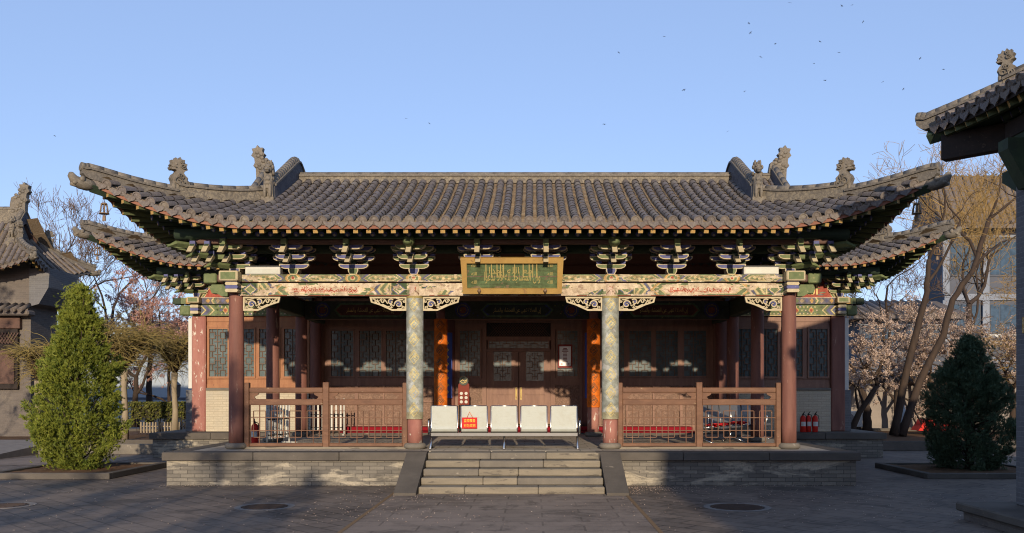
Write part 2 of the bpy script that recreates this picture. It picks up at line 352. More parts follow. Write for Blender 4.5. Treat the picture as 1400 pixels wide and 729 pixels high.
M['off_white'] = m_worn('office_white', (.30, .31, .34), (.24, .25, .28), None, (.4, .4, .8), .8, .2)
M['office_grey'] = m_worn('office_grey', (.095, .105, .13), (.075, .085, .105), None, (.3, .3, .6), .8, .2)
M['shed_blue'] = m_worn('blue_grey_shed', (.34, .39, .43), (.28, .33, .37), None, (.3, .3, .6), .7, .2)
M['bird'] = m_plain('bird_feathers', (.03, .03, .035), .8)

# ------------------------------------------------------------------ painted panels
RNG = np.random.default_rng(7); rnd = random.Random(11)
def vnoise(h, w, cells, seed, octs=4):
    r = np.random.default_rng(seed); out = np.zeros((h, w)); amp = 1; tot = 0
    for o in range(octs):
        ch = max(2, int(cells[0]*2**o)); cw = max(2, int(cells[1]*2**o)); g = r.random((ch+1, cw+1))
        y = np.linspace(0, ch-1e-6, h); x = np.linspace(0, cw-1e-6, w); yi = y.astype(int); xi = x.astype(int)
        fy = (y-yi)[:, None]; fx = (x-xi)[None, :]
        a = g[yi][:, xi]; b = g[yi][:, xi+1]; c = g[yi+1][:, xi]; d = g[yi+1][:, xi+1]
        out += amp*((a*(1-fx)+b*fx)*(1-fy)+(c*(1-fx)+d*fx)*fy); tot += amp; amp *= .55
    return out/tot
class Canvas:
    def __init__(s, W, H, res, base):
        s.W, s.H = W, H; s.w = max(2, int(round(W*res))); s.h = max(2, int(round(H*res)))
        s.a = np.zeros((s.h, s.w, 3)); s.a[:] = base
        s.X = (np.arange(s.w)+.5)[None, :]*W/s.w + np.zeros((s.h, 1)); s.Y = (np.arange(s.h)+.5)[:, None]*H/s.h + np.zeros((1, s.w))
    def put(s, mask, c): s.a[mask] = c
    def rect(s, x0, x1, y0, y1, c): s.put((s.X >= x0) & (s.X < x1) & (s.Y >= y0) & (s.Y < y1), c)
    def dia(s, cx, cy, rx, ry, c): s.put(np.abs(s.X-cx)/rx + np.abs(s.Y-cy)/ry < 1, c)
    def ell(s, cx, cy, rx, ry, c, hole=0):
        q = ((s.X-cx)/rx)**2 + ((s.Y-cy)/ry)**2; s.put((q < 1) & (q >= hole*hole), c)
    def lozenge(s, x0, x1, y0, y1, tip, c):
        """flat hexagon: a cartouche with pointed ends"""
        cy = (y0+y1)/2; hh = (y1-y0)/2; k = np.abs(s.Y-cy)/hh*tip
        s.put((s.X > x0+k) & (s.X < x1-k) & (np.abs(s.Y-cy) < hh), c)
    def chevron(s, x, w, d, c, sgn=1):
        k = np.abs(s.Y-s.H/2)/(s.H/2)*d; t = sgn*(s.X-x)+k
        s.put((t > 0) & (t < w), c)
    def line(s, pts, w, c):
        for (x0, y0), (x1, y1) in zip(pts[:-1], pts[1:]):
            dx, dy = x1-x0, y1-y0; L2 = dx*dx+dy*dy+1e-12
            t = np.clip(((s.X-x0)*dx+(s.Y-y0)*dy)/L2, 0, 1)
            s.put((s.X-x0-t*dx)**2+(s.Y-y0-t*dy)**2 < w*w/4, c)
    def peel(s, c, thr, cells, seed, octs=5):
        s.put(vnoise(s.h, s.w, cells, seed, octs) > thr, c)
    def grain(s, amt, seed):
        r = np.random.default_rng(seed); s.a *= 1 + amt*(r.random((s.h, s.w, 1))-.5)
    def script(s, x0, x1, y0, y1, c, seed, lw=.012):
        """a running line of cursive writing"""
        r = random.Random(seed); x = x0; base = y0+(y1-y0)*.3
        while x < x1:
            w = r.uniform(.03, .09)
            k = r.random()
            if k < .4: s.line([(x, base), (x, y1-r.random()*(y1-y0)*.25)], lw, c)
            elif k < .75: s.line([(x, base), (x+w*.5, base-(y1-y0)*.25), (x+w, base+(y1-y0)*.1)], lw, c)
            else: s.ell(x+w/2, base+(y1-y0)*.15, w*.4, (y1-y0)*.18, c, .5)
            s.line([(x, base), (min(x+w, x1), base)], lw, c)
            if r.random() < .6: s.ell(x+w*.5, r.choice([y1, y0])*.9+.1*base, lw*.8, lw*.8, c)
            x += w
    def build(s, name, pos, parent=None, mat=None):
        u = np.arange(s.w+1)*s.W/s.w; v = np.arange(s.h+1)*s.H/s.h; U, V = np.meshgrid(u, v)
        P = pos(U, V); P = np.stack([np.broadcast_to(p, U.shape) for p in P], -1).reshape(-1, 3)
        if parent is not None:
            inv = np.array(world_matrix(parent).inverted()); P = P @ inv[:3, :3].T + inv[:3, 3]
        i = np.arange(s.h)[:, None]*(s.w+1)+np.arange(s.w)[None, :]
        F = np.stack([i, i+1, i+s.w+2, i+s.w+1], -1).reshape(-1, 4)
        me = bpy.data.meshes.new(name); me.from_pydata(P.tolist(), [], F.tolist())
        at_ = me.color_attributes.new('Col', 'FLOAT_COLOR', 'CORNER')
        c = np.ones((s.h*s.w, 4, 4)); c[:, :, :3] = np.clip(s.a, 0, 1).reshape(-1, 1, 3); at_.data.foreach_set('color', c.ravel())
        me.materials.append(mat or M['paint']); me.update()
        o = bpy.data.objects.new(name, me); COL.objects.link(o); o.parent = parent; return o
def front_panel(cv, name, x0, y, z0, parent): return cv.build(name, lambda u, v: (x0+u, y+0*u, z0+v), parent)

# ------------------------------------------------------------------ lettering
_FORMS = {}
for _cp in list(range(0x0621, 0x064B)):
    try: _nm = unicodedata.name(chr(_cp))
    except ValueError: continue
    _d = {}
    for _f in ('ISOLATED', 'FINAL', 'INITIAL', 'MEDIAL'):
        try: _d[_f] = unicodedata.lookup(_nm + ' ' + _f + ' FORM')
        except KeyError: pass
    if _d: _FORMS[chr(_cp)] = _d
def shape_arabic(s):
    s2 = []
    i = 0
    out = []
    chars = list(s)
    def joins_next(c): return c in _FORMS and 'INITIAL' in _FORMS[c]
    def joins_prev(c): return c in _FORMS and 'FINAL' in _FORMS[c]
    while i < len(chars):
        c = chars[i]; prev = chars[i-1] if i else ' '
        jp = joins_next(prev) and joins_prev(c)
        if c == 'ل' and i+1 < len(chars) and chars[i+1] == 'ا':
            out.append('\uFEFC' if jp else '\uFEFB'); i += 2; continue
        nxt = chars[i+1] if i+1 < len(chars) else ' '
        jn = joins_next(c) and joins_prev(nxt)
        d = _FORMS.get(c)
        if d is None: out.append(c)
        else: out.append(d.get('MEDIAL' if jp and jn else 'FINAL' if jp else 'INITIAL' if jn else 'ISOLATED', d.get('ISOLATED', c)))
        i += 1
    return ''.join(reversed(out))
def text_mb(s, x0, x1, z0, z1, y, depth=.006, m=0, tilt=None, weight=0.):
    """letters fitted to a rectangle in the XZ plane, facing -Y"""
    cu = bpy.data.curves.new('letters', 'FONT'); cu.body = s; cu.resolution_u = 2; cu.offset = weight
    o = bpy.data.objects.new('letters', cu); COL.objects.link(o)
    dg = bpy.context.evaluated_depsgraph_get(); dg.update()
    me = bpy.data.meshes.new_from_object(o.evaluated_get(dg))
    bpy.data.objects.remove(o); bpy.data.curves.remove(cu)
    mb = MB()
    if len(me.vertices):
        P = np.array([v.co[:] for v in me.vertices]); lo = P.min(0); hi = P.max(0); sp = np.maximum(hi-lo, 1e-6)
        V = [(x0+(p[0]-lo[0])/sp[0]*(x1-x0), y, z0+(p[1]-lo[1])/sp[1]*(z1-z0)) for p in P]
        mb.add(V, [tuple(f.vertices) for f in me.polygons], m)
    bpy.data.meshes.remove(me); return mb

# ------------------------------------------------------------------ tiled roofs
class Roof:
    def __init__(s, cx, yf, yb, E, Xg, z0, p1, p2, lift, flare, Lc=2.5, Dk=4.5):
        s.cx, s.yf, s.yb, s.E, s.Xg, s.z0 = cx, yf, yb, E, Xg, z0
        s.Dr = (yb-yf)/2; s.p1, s.p2, s.lift, s.flare, s.Lc, s.Dk = p1, p2, lift, flare, Lc, Dk
        s.cy = (yf+yb)/2
        s.frames = {'front': (cx, yf, 0., E), 'back': (cx, yb, math.pi, E), 'left': (cx-E, s.cy, -math.pi/2, s.Dr), 'right': (cx+E, s.cy, math.pi/2, s.Dr)}
    def prof(s, d): return s.p1*d + s.p2*d*d*(1 if d > 0 else 0)
    def F(s, p, q): return s.flare*max(0, 1-max(p, 0)/s.Lc)**2*max(0, 1-max(q, 0)/s.Dk)
    def P(s, side, e, d, dz=0.):
        ox, oy, ang, H = s.frames[side]; a = H-abs(e); sg = 1 if e > 0 else -1
        z = s.z0+s.prof(d)+s.lift*max(0, 1-max(a, 0)/s.Lc)**1.8*max(0, 1-max(d, 0)/s.Dk)+dz
        d2 = d-s.F(a, d); e2 = e+sg*s.F(d, a)
        c, n = math.cos(ang), math.sin(ang)
        return Vector((ox+e2*c-d2*n, oy+e2*n+d2*c, z))
    def dmax(s, side, e):
        H = s.frames[side][3]; a = H-abs(e)
        if side in ('front', 'back'): return s.Dr if abs(e) <= s.Xg else max(a, 0.0)
        return min(max(a, 0.), s.E-s.Xg)
    def slope(s, name, side, owner, sp=.222, fine=True, erange=None):
        H = s.frames[side][3]; mb = MB(); ox, oy, ang, _ = s.frames[side]
        ax = Vector((math.cos(ang), math.sin(ang), 0)); n = int(2*H/sp); off = (2*H-n*sp)/2
        es = [-H+off+sp*(k+.0) for k in range(n+1)]
        def ok(e): return erange is None or any(lo <= e <= hi for lo, hi in erange)
        na = 6 if fine else 4; T = .28 if fine else .6
        for e in es:
            dm = s.dmax(side, e)
            if dm < .12 or not ok(e): continue
            jit = rnd.gauss(0, .007); rings = []; wob = rnd.gauss(0, .004)
            d = -.02; step = T*rnd.uniform(.96, 1.04)
            seq = []
            while d < dm:
                d1 = min(d+step, dm+.02)
                if fine: seq += [(d, .086+rnd.uniform(-.002, .002)), (d1, .074)]
                else: seq += [(d, .08)]
                d = d1
            if not fine: seq.append((dm, .08))
            vs = []
            for i, (dd, r) in enumerate(seq):
                p = s.P(side, e+jit+(rnd.gauss(0, .0035) if fine and i % 2 == 0 else 0), dd); t = (s.P(side, e+jit, dd+.05)-s.P(side, e+jit, dd-.05)).normalized()
                up = ax.cross(t).normalized()
                p = p+up*.012
                for j in range(na+1):
                    w = math.pi*j/na; vs.append(p+ax*(math.cos(w)*r)+up*(math.sin(w)*r))
            m1 = na+1
            # every tile its own island so that tones vary tile by tile
            if fine:
                for i in range(0, len(seq)-1, 2):
                    mb.add(vs[i*m1:(i+2)*m1], [(j, m1+j, m1+j+1, j+1) for j in range(na)], 0, True)
            else:
                mb.add(vs, [(i*m1+j, (i+1)*m1+j, (i+1)*m1+j+1, i*m1+j+1) for i in range(len(seq)-1) for j in range(na)], 0, True)
            # round end tile
            p = s.P(side, e+jit, -.02); t = (s.P(side, e, .06)-s.P(side, e, -.04)).normalized(); up = ax.cross(t).normalized(); p = p+up*.015
            nn = 12 if fine else 6
            def ring(r, q): return [q+ax*(math.cos(2*math.pi*j/nn)*r)+up*(math.sin(2*math.pi*j/nn)*r) for j in range(nn)]
            r0, r1, r2, r3 = ring(.09, p), ring(.09, p-t*.03), ring(.068, p-t*.03), ring(.062, p-t*.018)
            V = r0+r1+r2+r3+[p-t*.034]
            f = [(k*nn+j, k*nn+(j+1) % nn, (k+1)*nn+(j+1) % nn, (k+1)*nn+j) for k in range(3) for j in range(nn)]
            f += [(3*nn+j, 3*nn+(j+1) % nn, 4*nn) for j in range(nn)]
            mb.add(V, f, 0, False)
        # troughs of pan tiles between the rows
        for e0, e1 in zip(es[:-1], es[1:]):
            em = (e0+e1)/2
            if not ok(em): continue
            dm = max(s.dmax(side, e0), s.dmax(side, e1), s.dmax(side, em))
            if dm < .1: continue
            xs = [-.5, -.25, 0, .25, .5] if fine else [-.5, .5]; st = .125 if fine else .7
            d = -.03; cnt = len(xs)
            while d < dm:
                d1 = min(d+st, dm+.03); V = []
                rr = rnd.uniform(-.004, .004)
                for dd, dz in ((d, .004), (d, .024+rr), (d1+.01, .0)):
                    for x in xs: V.append(s.P(side, em+x*(e1-e0), dd, dz-.032*(1-(2*x)**2) if fine else dz-.02))
                mb.add(V, [(k*cnt+j, k*cnt+j+1, (k+1)*cnt+j+1, (k+1)*cnt+j) for k in range(2) for j in range(cnt-1)], 1, False)
                d = d1
            # drip tile
            w = e1-e0; zz = -.025; pts = [(-.46, .03), (-.44, -.03), (-.30, -.07), (-.14, -.09), (0, -.125), (.14, -.09), (.30, -.07), (.44, -.03), (.46, .03), (.2, -.005), (-.2, -.005)]
            V = [s.P(side, em+x*w, -.045, z+zz+.01) for x, z in pts]+[s.P(side, em+x*w, -.025, z+zz+.01) for x, z in pts]
            k = len(pts); mb.add(V, [tuple(range(k-1, -1, -1)), tuple(range(k, 2*k))]+[(j, (j+1) % k, k+(j+1) % k, k+j) for j in range(k)], 0)
        return mb.build(name, [M['tile'], M['pan']], owner)
    def board(s, name, side, owner, mat, d0=.0, dz0=-.15, dz1=-.07, th=.05, step=.25):
        H = s.frames[side][3]; n = int(2*H/step); mb = MB(); V = []
        for k in range(n+1):
            e = -H+2*H*k/n
            V += [s.P(side, e, d0, dz0), s.P(side, e, d0, dz1), s.P(side, e, d0+th, dz1), s.P(side, e, d0+th, dz0)]
        mb.add(V, [(4*k+j, 4*k+(j+1) % 4, 4*k+4+(j+1) % 4, 4*k+4+j) for k in range(n) for j in range(4)])
        return mb.build(name, mat, owner)
    def soffit(s, name, side, owner, mat, dz=-.145, dend=2.2):
        H = s.frames[side][3]; n = int(2*H/.3); mb = MB(); V = []; nd = 8
        for k in range(n+1):
            e = -H+2*H*k/n; dm = max(.02, min(dend, s.dmax(side, e)))
            for i in range(nd+1): V.append(s.P(side, e, .03+(dm-.03)*i/nd, dz))
        m1 = nd+1
        mb.add(V, [(k*m1+i, (k+1)*m1+i, (k+1)*m1+i+1, k*m1+i+1) for k in range(n) for i in range(nd)])
        return mb.build(name, mat, owner)
    def rafters(s, side, owner, e_ok, sp=.232, merge=False):
        """square flying rafters above, round rafters below, fanning towards the corners"""
        H = s.frames[side][3]; n = int(2*H/sp); off = (2*H-n*sp)/2
        if 'fly' not in MESH:
            b = MB(); b.box(-.044, .044, 0, 1, -.09, 0, 1); b.box(-.044, .044, -.004, .003, -.088, -.001, 0); MESH['fly'] = b.mesh('flying_rafter', [M['ochre'], M['rafter_green']])
            b = MB(); b.tube([(0, 0, 0), (0, 1, 0)], .056, 12, 1)
            b.tube([(0, -.006, 0), (0, .002, 0)], .05, 12, 0, False); b.tube([(0, -.009, -.018), (0, -.005, -.018)], .024, 8, 2, False); MESH['rnd'] = b.mesh('rafter', [M['blue'], M['green_dark'], M['cream']])
        big = {'fly': MB(), 'rnd': MB()}
        for k in range(n):
            e = -H+off+sp*(k+.5)
            if not e_ok(e): continue
            a = H-abs(e); sg = 1 if e > 0 else -1
            def tail(d): return sg*(H-(a+max(0, 1-a/2.2)*d))
            for key, d0, d1, dz in (('fly', .05, .85, -.152), ('rnd', .47, 1.75, -.325)):
                if a < .25 and key == 'rnd': continue
                h = s.P(side, tail(d0), d0, dz); t = s.P(side, tail(d1), min(d1, a+1.2), dz)
                ax = (t-h); L = ax.length; y = ax.normalized(); x = y.cross(Vector((0, 0, 1))).normalized(); z = x.cross(y)
                Mx = Matrix(((x.x, y.x*L, z.x, h.x), (x.y, y.y*L, z.y, h.y), (x.z, y.z*L, z.z, h.z), (0, 0, 0, 1)))
                if merge:
                    me = MESH[key]; big[key].add([Mx @ v.co for v in me.vertices], [tuple(p.vertices) for p in me.polygons]); big[key].m[-len(me.polygons):] = [p.material_index for p in me.polygons]
                else:
                    o = bpy.data.objects.new('flying_rafter' if key == 'fly' else 'rafter', MESH[key]); COL.objects.link(o); o.parent = owner
                    o.matrix_basis = world_matrix(owner).inverted() @ Mx
        if merge:
            for key in big:
                if big[key].v: tag(big[key].build('flying_rafter_row' if key == 'fly' else 'rafter_row', list(MESH[key].materials), owner), kind='stuff')
    def sweep(s, pts, w, hs, mats, owner, name, cap=.085, m=0, base=.05):
        """a standing ridge: panel of width w and height hs following pts, roll of tiles on top"""
        k = len(pts); V = []
        for i, p in enumerate(pts):
            t = (pts[min(i+1, k-1)]-pts[max(i-1, 0)]); sd_ = Vector((t.y, -t.x, 0)).normalized()
            h = hs[i] if hasattr(hs, '__len__') else hs
            up = Vector((0, 0, 1))
            for x, z in ((-w/2, -base), (-w/2, h), (w/2, h), (w/2, -base)): V.append(p+sd_*x+up*z)
        mb = MB(); f = [(4*i+j, 4*i+(j+1) % 4, 4*i+4+(j+1) % 4, 4*i+4+j) for i in range(k-1) for j in range(4)]
        f += [(3, 2, 1, 0), (4*k-4, 4*k-3, 4*k-2, 4*k-1)]
        mb.add(V, f, m)
        H = [hs[i] if hasattr(hs, '__len__') else hs for i in range(k)]
        # moulded strips and the tile roll
        for dz, ww, hh in ((-.005, w+.07, .035), (.0, w+.05, .05)):
            pass
        top = [p+Vector((0, 0, H[i]+.03)) for i, p in enumerate(pts)]
        bnd = []
        for i, p in enumerate(top):
            t = (pts[min(i+1, k-1)]-pts[max(i-1, 0)]); sd_ = Vector((t.y, -t.x, 0)).normalized(); q = w/2+.03
            for x, z in ((-q, -.05), (-q, -.01), (q, -.01), (q, -.05)): bnd.append(p+sd_*x+Vector((0, 0, z)))
        mb.add(bnd, f, 2)
        # roll broken into tiles
        seg = 0
        for i in range(k-1):
            mb.tube([top[i], top[i+1]+(top[i+1]-top[i]).normalized()*.015], [cap, cap*.96], 9, 1)
        return mb.build(name, mats, owner)

MESH = {}
def beast_mb(sc=1.0, kind=0):
    """seated maned roof beast looking towards -X, base at the origin: carved slab with scrolls in relief"""
    b = MB(); sc *= .95
    out = [(-.20, -.12), (-.20, .12), (-.235, .2), (-.19, .3), (-.115, .36), (-.09, .42), (-.15, .435), (-.235, .425), (-.265, .475), (-.20, .5), (-.245, .535), (-.2, .6), (-.215, .665), (-.13, .67), (-.105, .745), (-.03, .70), (.015, .775), (.06, .70), (.135, .72), (.13, .635), (.205, .61), (.165, .54), (.215, .47), (.14, .43), (.105, .37), (.15, .31), (.215, .26), (.2, .16), (.255, .08), (.25, -.12)]
    th = .075*sc; P = [(x*sc, z*sc) for x, z in out]
    b.prism(P, 'y', -th, th); b.prism(inset(P, .03*sc), 'y', -th*1.45, th*1.45)
    def spiral(cx, cz, r, d=1, a0=0):
        pts = [((cx+r*(1-.78*t/18)*math.cos(a0+d*8*t/18))*sc, (cz+r*(1-.78*t/18)*math.sin(a0+d*8*t/18))*sc) for t in range(19)]
        for sy in (-1, 1): b.ribbon(pts, .026*sc, 'y', sy*th*1.4, sy*th*1.95)
    spiral(-.06, .14, .12); spiral(.13, .09, .095, -1, 1); spiral(.03, .27, .085, 1, 2); spiral(.07, .54, .075, -1); spiral(.04, .64, .05, 1, 1)
    for sy in (-1, 1):
        b.blob((-.10*sc, sy*th*1.3, .565*sc), (.032*sc, .03*sc, .03*sc), 0, 8, 5); b.blob((-.2*sc, sy*th*.9, .455*sc), (.05*sc, .03*sc, .03*sc), 0, 8, 5); b.blob((-.15*sc, sy*th*1.1, .0), (.06*sc, .04*sc, .13*sc), 0, 8, 5)
        b.tube([(-.22*sc, sy*th*1.2, .50*sc), (-.15*sc, sy*th*1.4, .51*sc), (-.09*sc, sy*th*1.5, .475*sc)], .018*sc, 5)
    return b
def guardian_mb(sc):
    """upright lion-headed figure facing -X, seen from the front on the gable ridge foot"""
    b = MB(); q = lambda c, r: b.blob(tuple(x*sc for x in c), tuple(x*sc for x in r), 0, 10, 7)
    b.prism([(-.10*sc, -.12*sc), (.10*sc, -.12*sc), (.085*sc, .30*sc), (.07*sc, .44*sc), (-.07*sc, .44*sc), (-.085*sc, .30*sc)], 'x', -.07*sc, .16*sc)
    q((-.05, 0, .22), (.09, .085, .2)); q((-.04, 0, .53), (.10, .085, .095)); q((-.13, 0, .495), (.06, .055, .04)); q((-.12, 0, .455), (.045, .045, .022))
    for sy in (-1, 1):
        q((-.10, sy*.05, .08), (.06, .038, .16)); q((-.11, sy*.045, .565), (.03, .024, .024)); q((-.02, sy*.085, .56), (.05, .03, .045)); q((-.02, sy*.05, .64), (.03, .025, .07))
        for i in range(4): q((.02, sy*(.085-.008*i), .44-.1*i), (.06, .03, .045))
    for i in range(5): q((.03, -.06+.03*i, .63+.03*math.sin(i*1.57)), (.05, .022, .05))
    for i in range(3): b.box(-.155*sc, -.12*sc, -.05*sc, .05*sc, (.12+.08*i)*sc, (.145+.08*i)*sc)
    return b
def crest_mb(sc=1.0):
    """ridge-end ornament: a scaly plume that swells and ends in a jagged crown"""
    b = MB(); q = lambda c, r: b.blob(tuple(x*sc for x in c), tuple(x*sc for x in r), 0, 9, 6)
    b.box(-.28*sc, .28*sc, -.14*sc, .14*sc, -.3*sc, .12*sc)
    out = [(-.30, .1), (-.36, .45), (-.30, .78), (-.16, .86), (-.10, .72), (.0, .80), (.05, 1.02), (-.02, 1.12), (.08, 1.22), (.05, 1.36), (.2, 1.36), (.26, 1.46), (.34, 1.34), (.48, 1.32), (.43, 1.18), (.50, 1.05), (.38, .95), (.36, .78), (.42, .66), (.32, .55), (.30, .1)]
    b.prism([(x*sc, z*sc) for x, z in out], 'y', -.12*sc, .12*sc)
    for i in range(16):
        x = -.22+.05*(i % 9)+.1*math.sin(i*2.1); z = .18+.07*i; x += .012*i
        q((min(x, .36), -.12, z*.95), (.08, .05, .07)); q((min(x, .36), .12, z*.95), (.08, .05, .07))
    return b
def roof_ridges(rf, owner, hip_split=.86, hip_h=.26, gab_h=(.34, .46), beasts=True, ridge_h=.13, tall=True, sides=((-1), (1)), ys=('front', 'back'), hook=True, snout=True, bsc=.8):
    mats = [M['scroll_brick'], M['ridge'], M['ridge']]; mats_d = [M['scroll_dark'], M['ridge'], M['ridge']]
    zr = rf.z0+rf.prof(rf.Dr)
    n = max(4, int(2*rf.Xg/.34))
    if rf.Xg > .3: rf.sweep([Vector((rf.cx-rf.Xg+.05+(2*rf.Xg-.1)*i/n, rf.cy, zr)) for i in range(n+1)], .2, ridge_h, mats, owner, 'main_ridge', .07)
    dg = rf.E-rf.Xg
    for sx in sides:
        if tall:
            # gable ridge: from the foot on the front slope over the top and down the back
            pts = []; hs = []; n = 30
            for i in range(n+1):
                u = -1+2*i/n; y = rf.cy+u*(rf.Dr-dg+.12); d = rf.Dr-math.sqrt((abs(u)*(rf.Dr-dg+.12))**2+.12**2)+.12
                pts.append(Vector((rf.cx+sx*rf.Xg, y, rf.z0+rf.prof(min(d, rf.Dr))))); t = 1-abs(u)
                hs.append(gab_h[0]+(gab_h[1]-gab_h[0])*min(1, t*1.15)**.8)
            rf.sweep(pts, .2, hs, mats_d, owner, 'gable_ridge', .095)
            tri = [(rf.cy-(rf.Dr-dg), rf.z0+rf.prof(dg)-.05)]+[(rf.cy-(rf.Dr-dg)*(1-k/6), rf.z0+rf.prof(dg+(rf.Dr-dg)*k/6)-.06) for k in range(1, 6)]
            tri += [(rf.cy, zr-.05)]+[(2*rf.cy-y, z) for y, z in reversed(tri)]
            g = MB(); g.prism(tri, 'x', rf.cx+sx*(rf.Xg-.02), rf.cx+sx*(rf.Xg-.16)); g.build('gable_wall', M['grey_brick'], owner)
        for side in ys:
            es = (sx if side == 'front' else -sx); H = rf.E
            hp = lambda d: rf.P(side, es*(H-d), d)
            sp_ = min(hip_split, dg*.8)
            up = [hp(dg-(dg-sp_)*i/7) for i in range(8)]
            rf.sweep(up, .17, [hip_h]*8, mats, owner, 'hip_ridge', .075)
            lo = [hp(sp_-(sp_+.02)*i/7) for i in range(8)]
            out = (hp(0)-hp(.4)); out.z = 0; out.normalize()
            hk = [lo[-1]+out*.07+Vector((0, 0, .03)), lo[-1]+out*.13+Vector((0, 0, .09))] if hook else []
            hh = [hip_h*.55]*8+([.10, .05] if hook else [])
            o = rf.sweep(lo+hk, .17, hh, [M['ridge'], M['ridge'], M['ridge']], owner, 'hip_ridge_end', .085)
            # corner beam with its beast head
            c = MB(); tip = hp(0)
            c.tube([hp(1.6)+Vector((0, 0, -.3)), hp(.7)+Vector((0, 0, -.27)), tip+Vector((0, 0, -.17))], [.13, .13, .11], 4, 0, False)
            c.build('corner_beam', M['green_dark'], owner)
            hd = MB(); b0 = tip+out*.04+Vector((0, 0, -.15))
            hd.tube([b0-out*.12, b0+out*.03, b0+out*.15+Vector((0, 0, .01)), b0+out*.24+Vector((0, 0, .06)), b0+out*.285+Vector((0, 0, .13)), b0+out*.29+Vector((0, 0, .18))], [.09, .115, .11, .09, .07, .035], 8); hd.tube([b0+out*.14+Vector((0, 0, -.03)), b0+out*.30+Vector((0, 0, -.02))], [.06, .04], 6)
            sd_ = Vector((-out.y, out.x, 0))
            for q in (-1, 1): hd.blob(b0+out*.12+sd_*q*.08+Vector((0, 0, .07)), (.05, .05, .06)); hd.blob(b0+out*.24+sd_*q*.05+Vector((0, 0, .0)), (.05, .04, .04))
            if snout: hd.build('corner_beast', M['beast'], owner)
            if beasts:
                ang = math.atan2(out.y, out.x)+math.pi
                p = hp(sp_+.02)+Vector((0, 0, .22)); bb = beast_mb(bsc)
                Rz = Matrix.Rotation(ang, 4, 'Z'); bb.v = [tuple(p+(Rz @ Vector(v))) for v in bb.v]; bb.build('hip_beast', M['beast'], owner)
                if tall:
                    sd2 = 'front' if side == 'front' else 'back'; es2 = es
                    p = rf.P(sd2, es2*rf.Xg, dg-.18)+Vector((0, 0, .16)); bb = guardian_mb(1.05)
                    Rz = Matrix.Rotation(math.pi/2 if side == 'front' else -math.pi/2, 4, 'Z'); bb.v = [tuple(p+(Rz @ Vector(v))) for v in bb.v]
                    q = p; bb.box(q.x-.13, q.x+.13, q.y-.12, q.y+.12, q.z-.36, q.z-.05)
                    for s2 in (-1, 1): bb.tube([(q.x+s2*.1, q.y-.2, q.z-.3), (q.x+s2*.1, q.y+.2, q.z-.22)], .09, 10)
                    bb.build('gable_beast', M['beast'], owner)

# ------------------------------------------------------------------ bracket sets
def arm_profile(L, h=.125):
    a = L/2; return [(-a, h), (-a, h*.62), (-a+.03, h*.3), (-a+.085, h*.06), (-a+.14, 0), (a-.14, 0), (a-.085, h*.06), (a-.03, h*.3), (a, h*.62), (a, h)]
def inset(poly, t):
    cx = sum(p[0] for p in poly)/len(poly); xs = [p[0] for p in poly]; zs = [p[1] for p in poly]; cz = (min(zs)+max(zs))/2
    sx = 1-2*t/(max(xs)-min(xs)); sz = 1-2*t/(max(zs)-min(zs)); return [((p[0]-cx)*sx+cx, (p[1]-cz)*sz+cz) for p in poly]
def arm_mesh(L, key):
    k = ('arm', round(L, 2), key)
    if k not in MESH:
        b = MB(); pr = arm_profile(L); b.prism(pr, 'y', -.05, .05, 1); b.prism(inset(pr, .022), 'y', -.054, -.049, 0)
        for x in (-L/2+.06, 0, L/2-.06):
            b.prism([(x-.055, .185), (x-.055, .155), (x-.035, .127), (x+.035, .127), (x+.055, .155), (x+.055, .185)], 'y', -.06, .06, 2)
        MESH[k] = b.mesh('bracket_arm', [M[key], M['cream'], M['green_dark'] if key == 'blue' else M['blue']])
    return MESH[k]
def beak_mesh(n):
    k = ('beak', n)
    if k not in MESH:
        b = MB(); L = .18+.26*n
        b.prism([(.25, .11), (.25, 0), (-L, 0), (-L-.20, -.13), (-L-.22, -.12), (-L-.05, .11)], 'x', -.045, .045, 0)
        b.prism([(-L-.035, .118), (-L+.03, .02), (-L-.17, -.135), (-L-.24, -.118)], 'x', -.049, .049, 1)
        MESH[k] = b.mesh('beak', [M['green_dark'], M['cream']])
    return MESH[k]
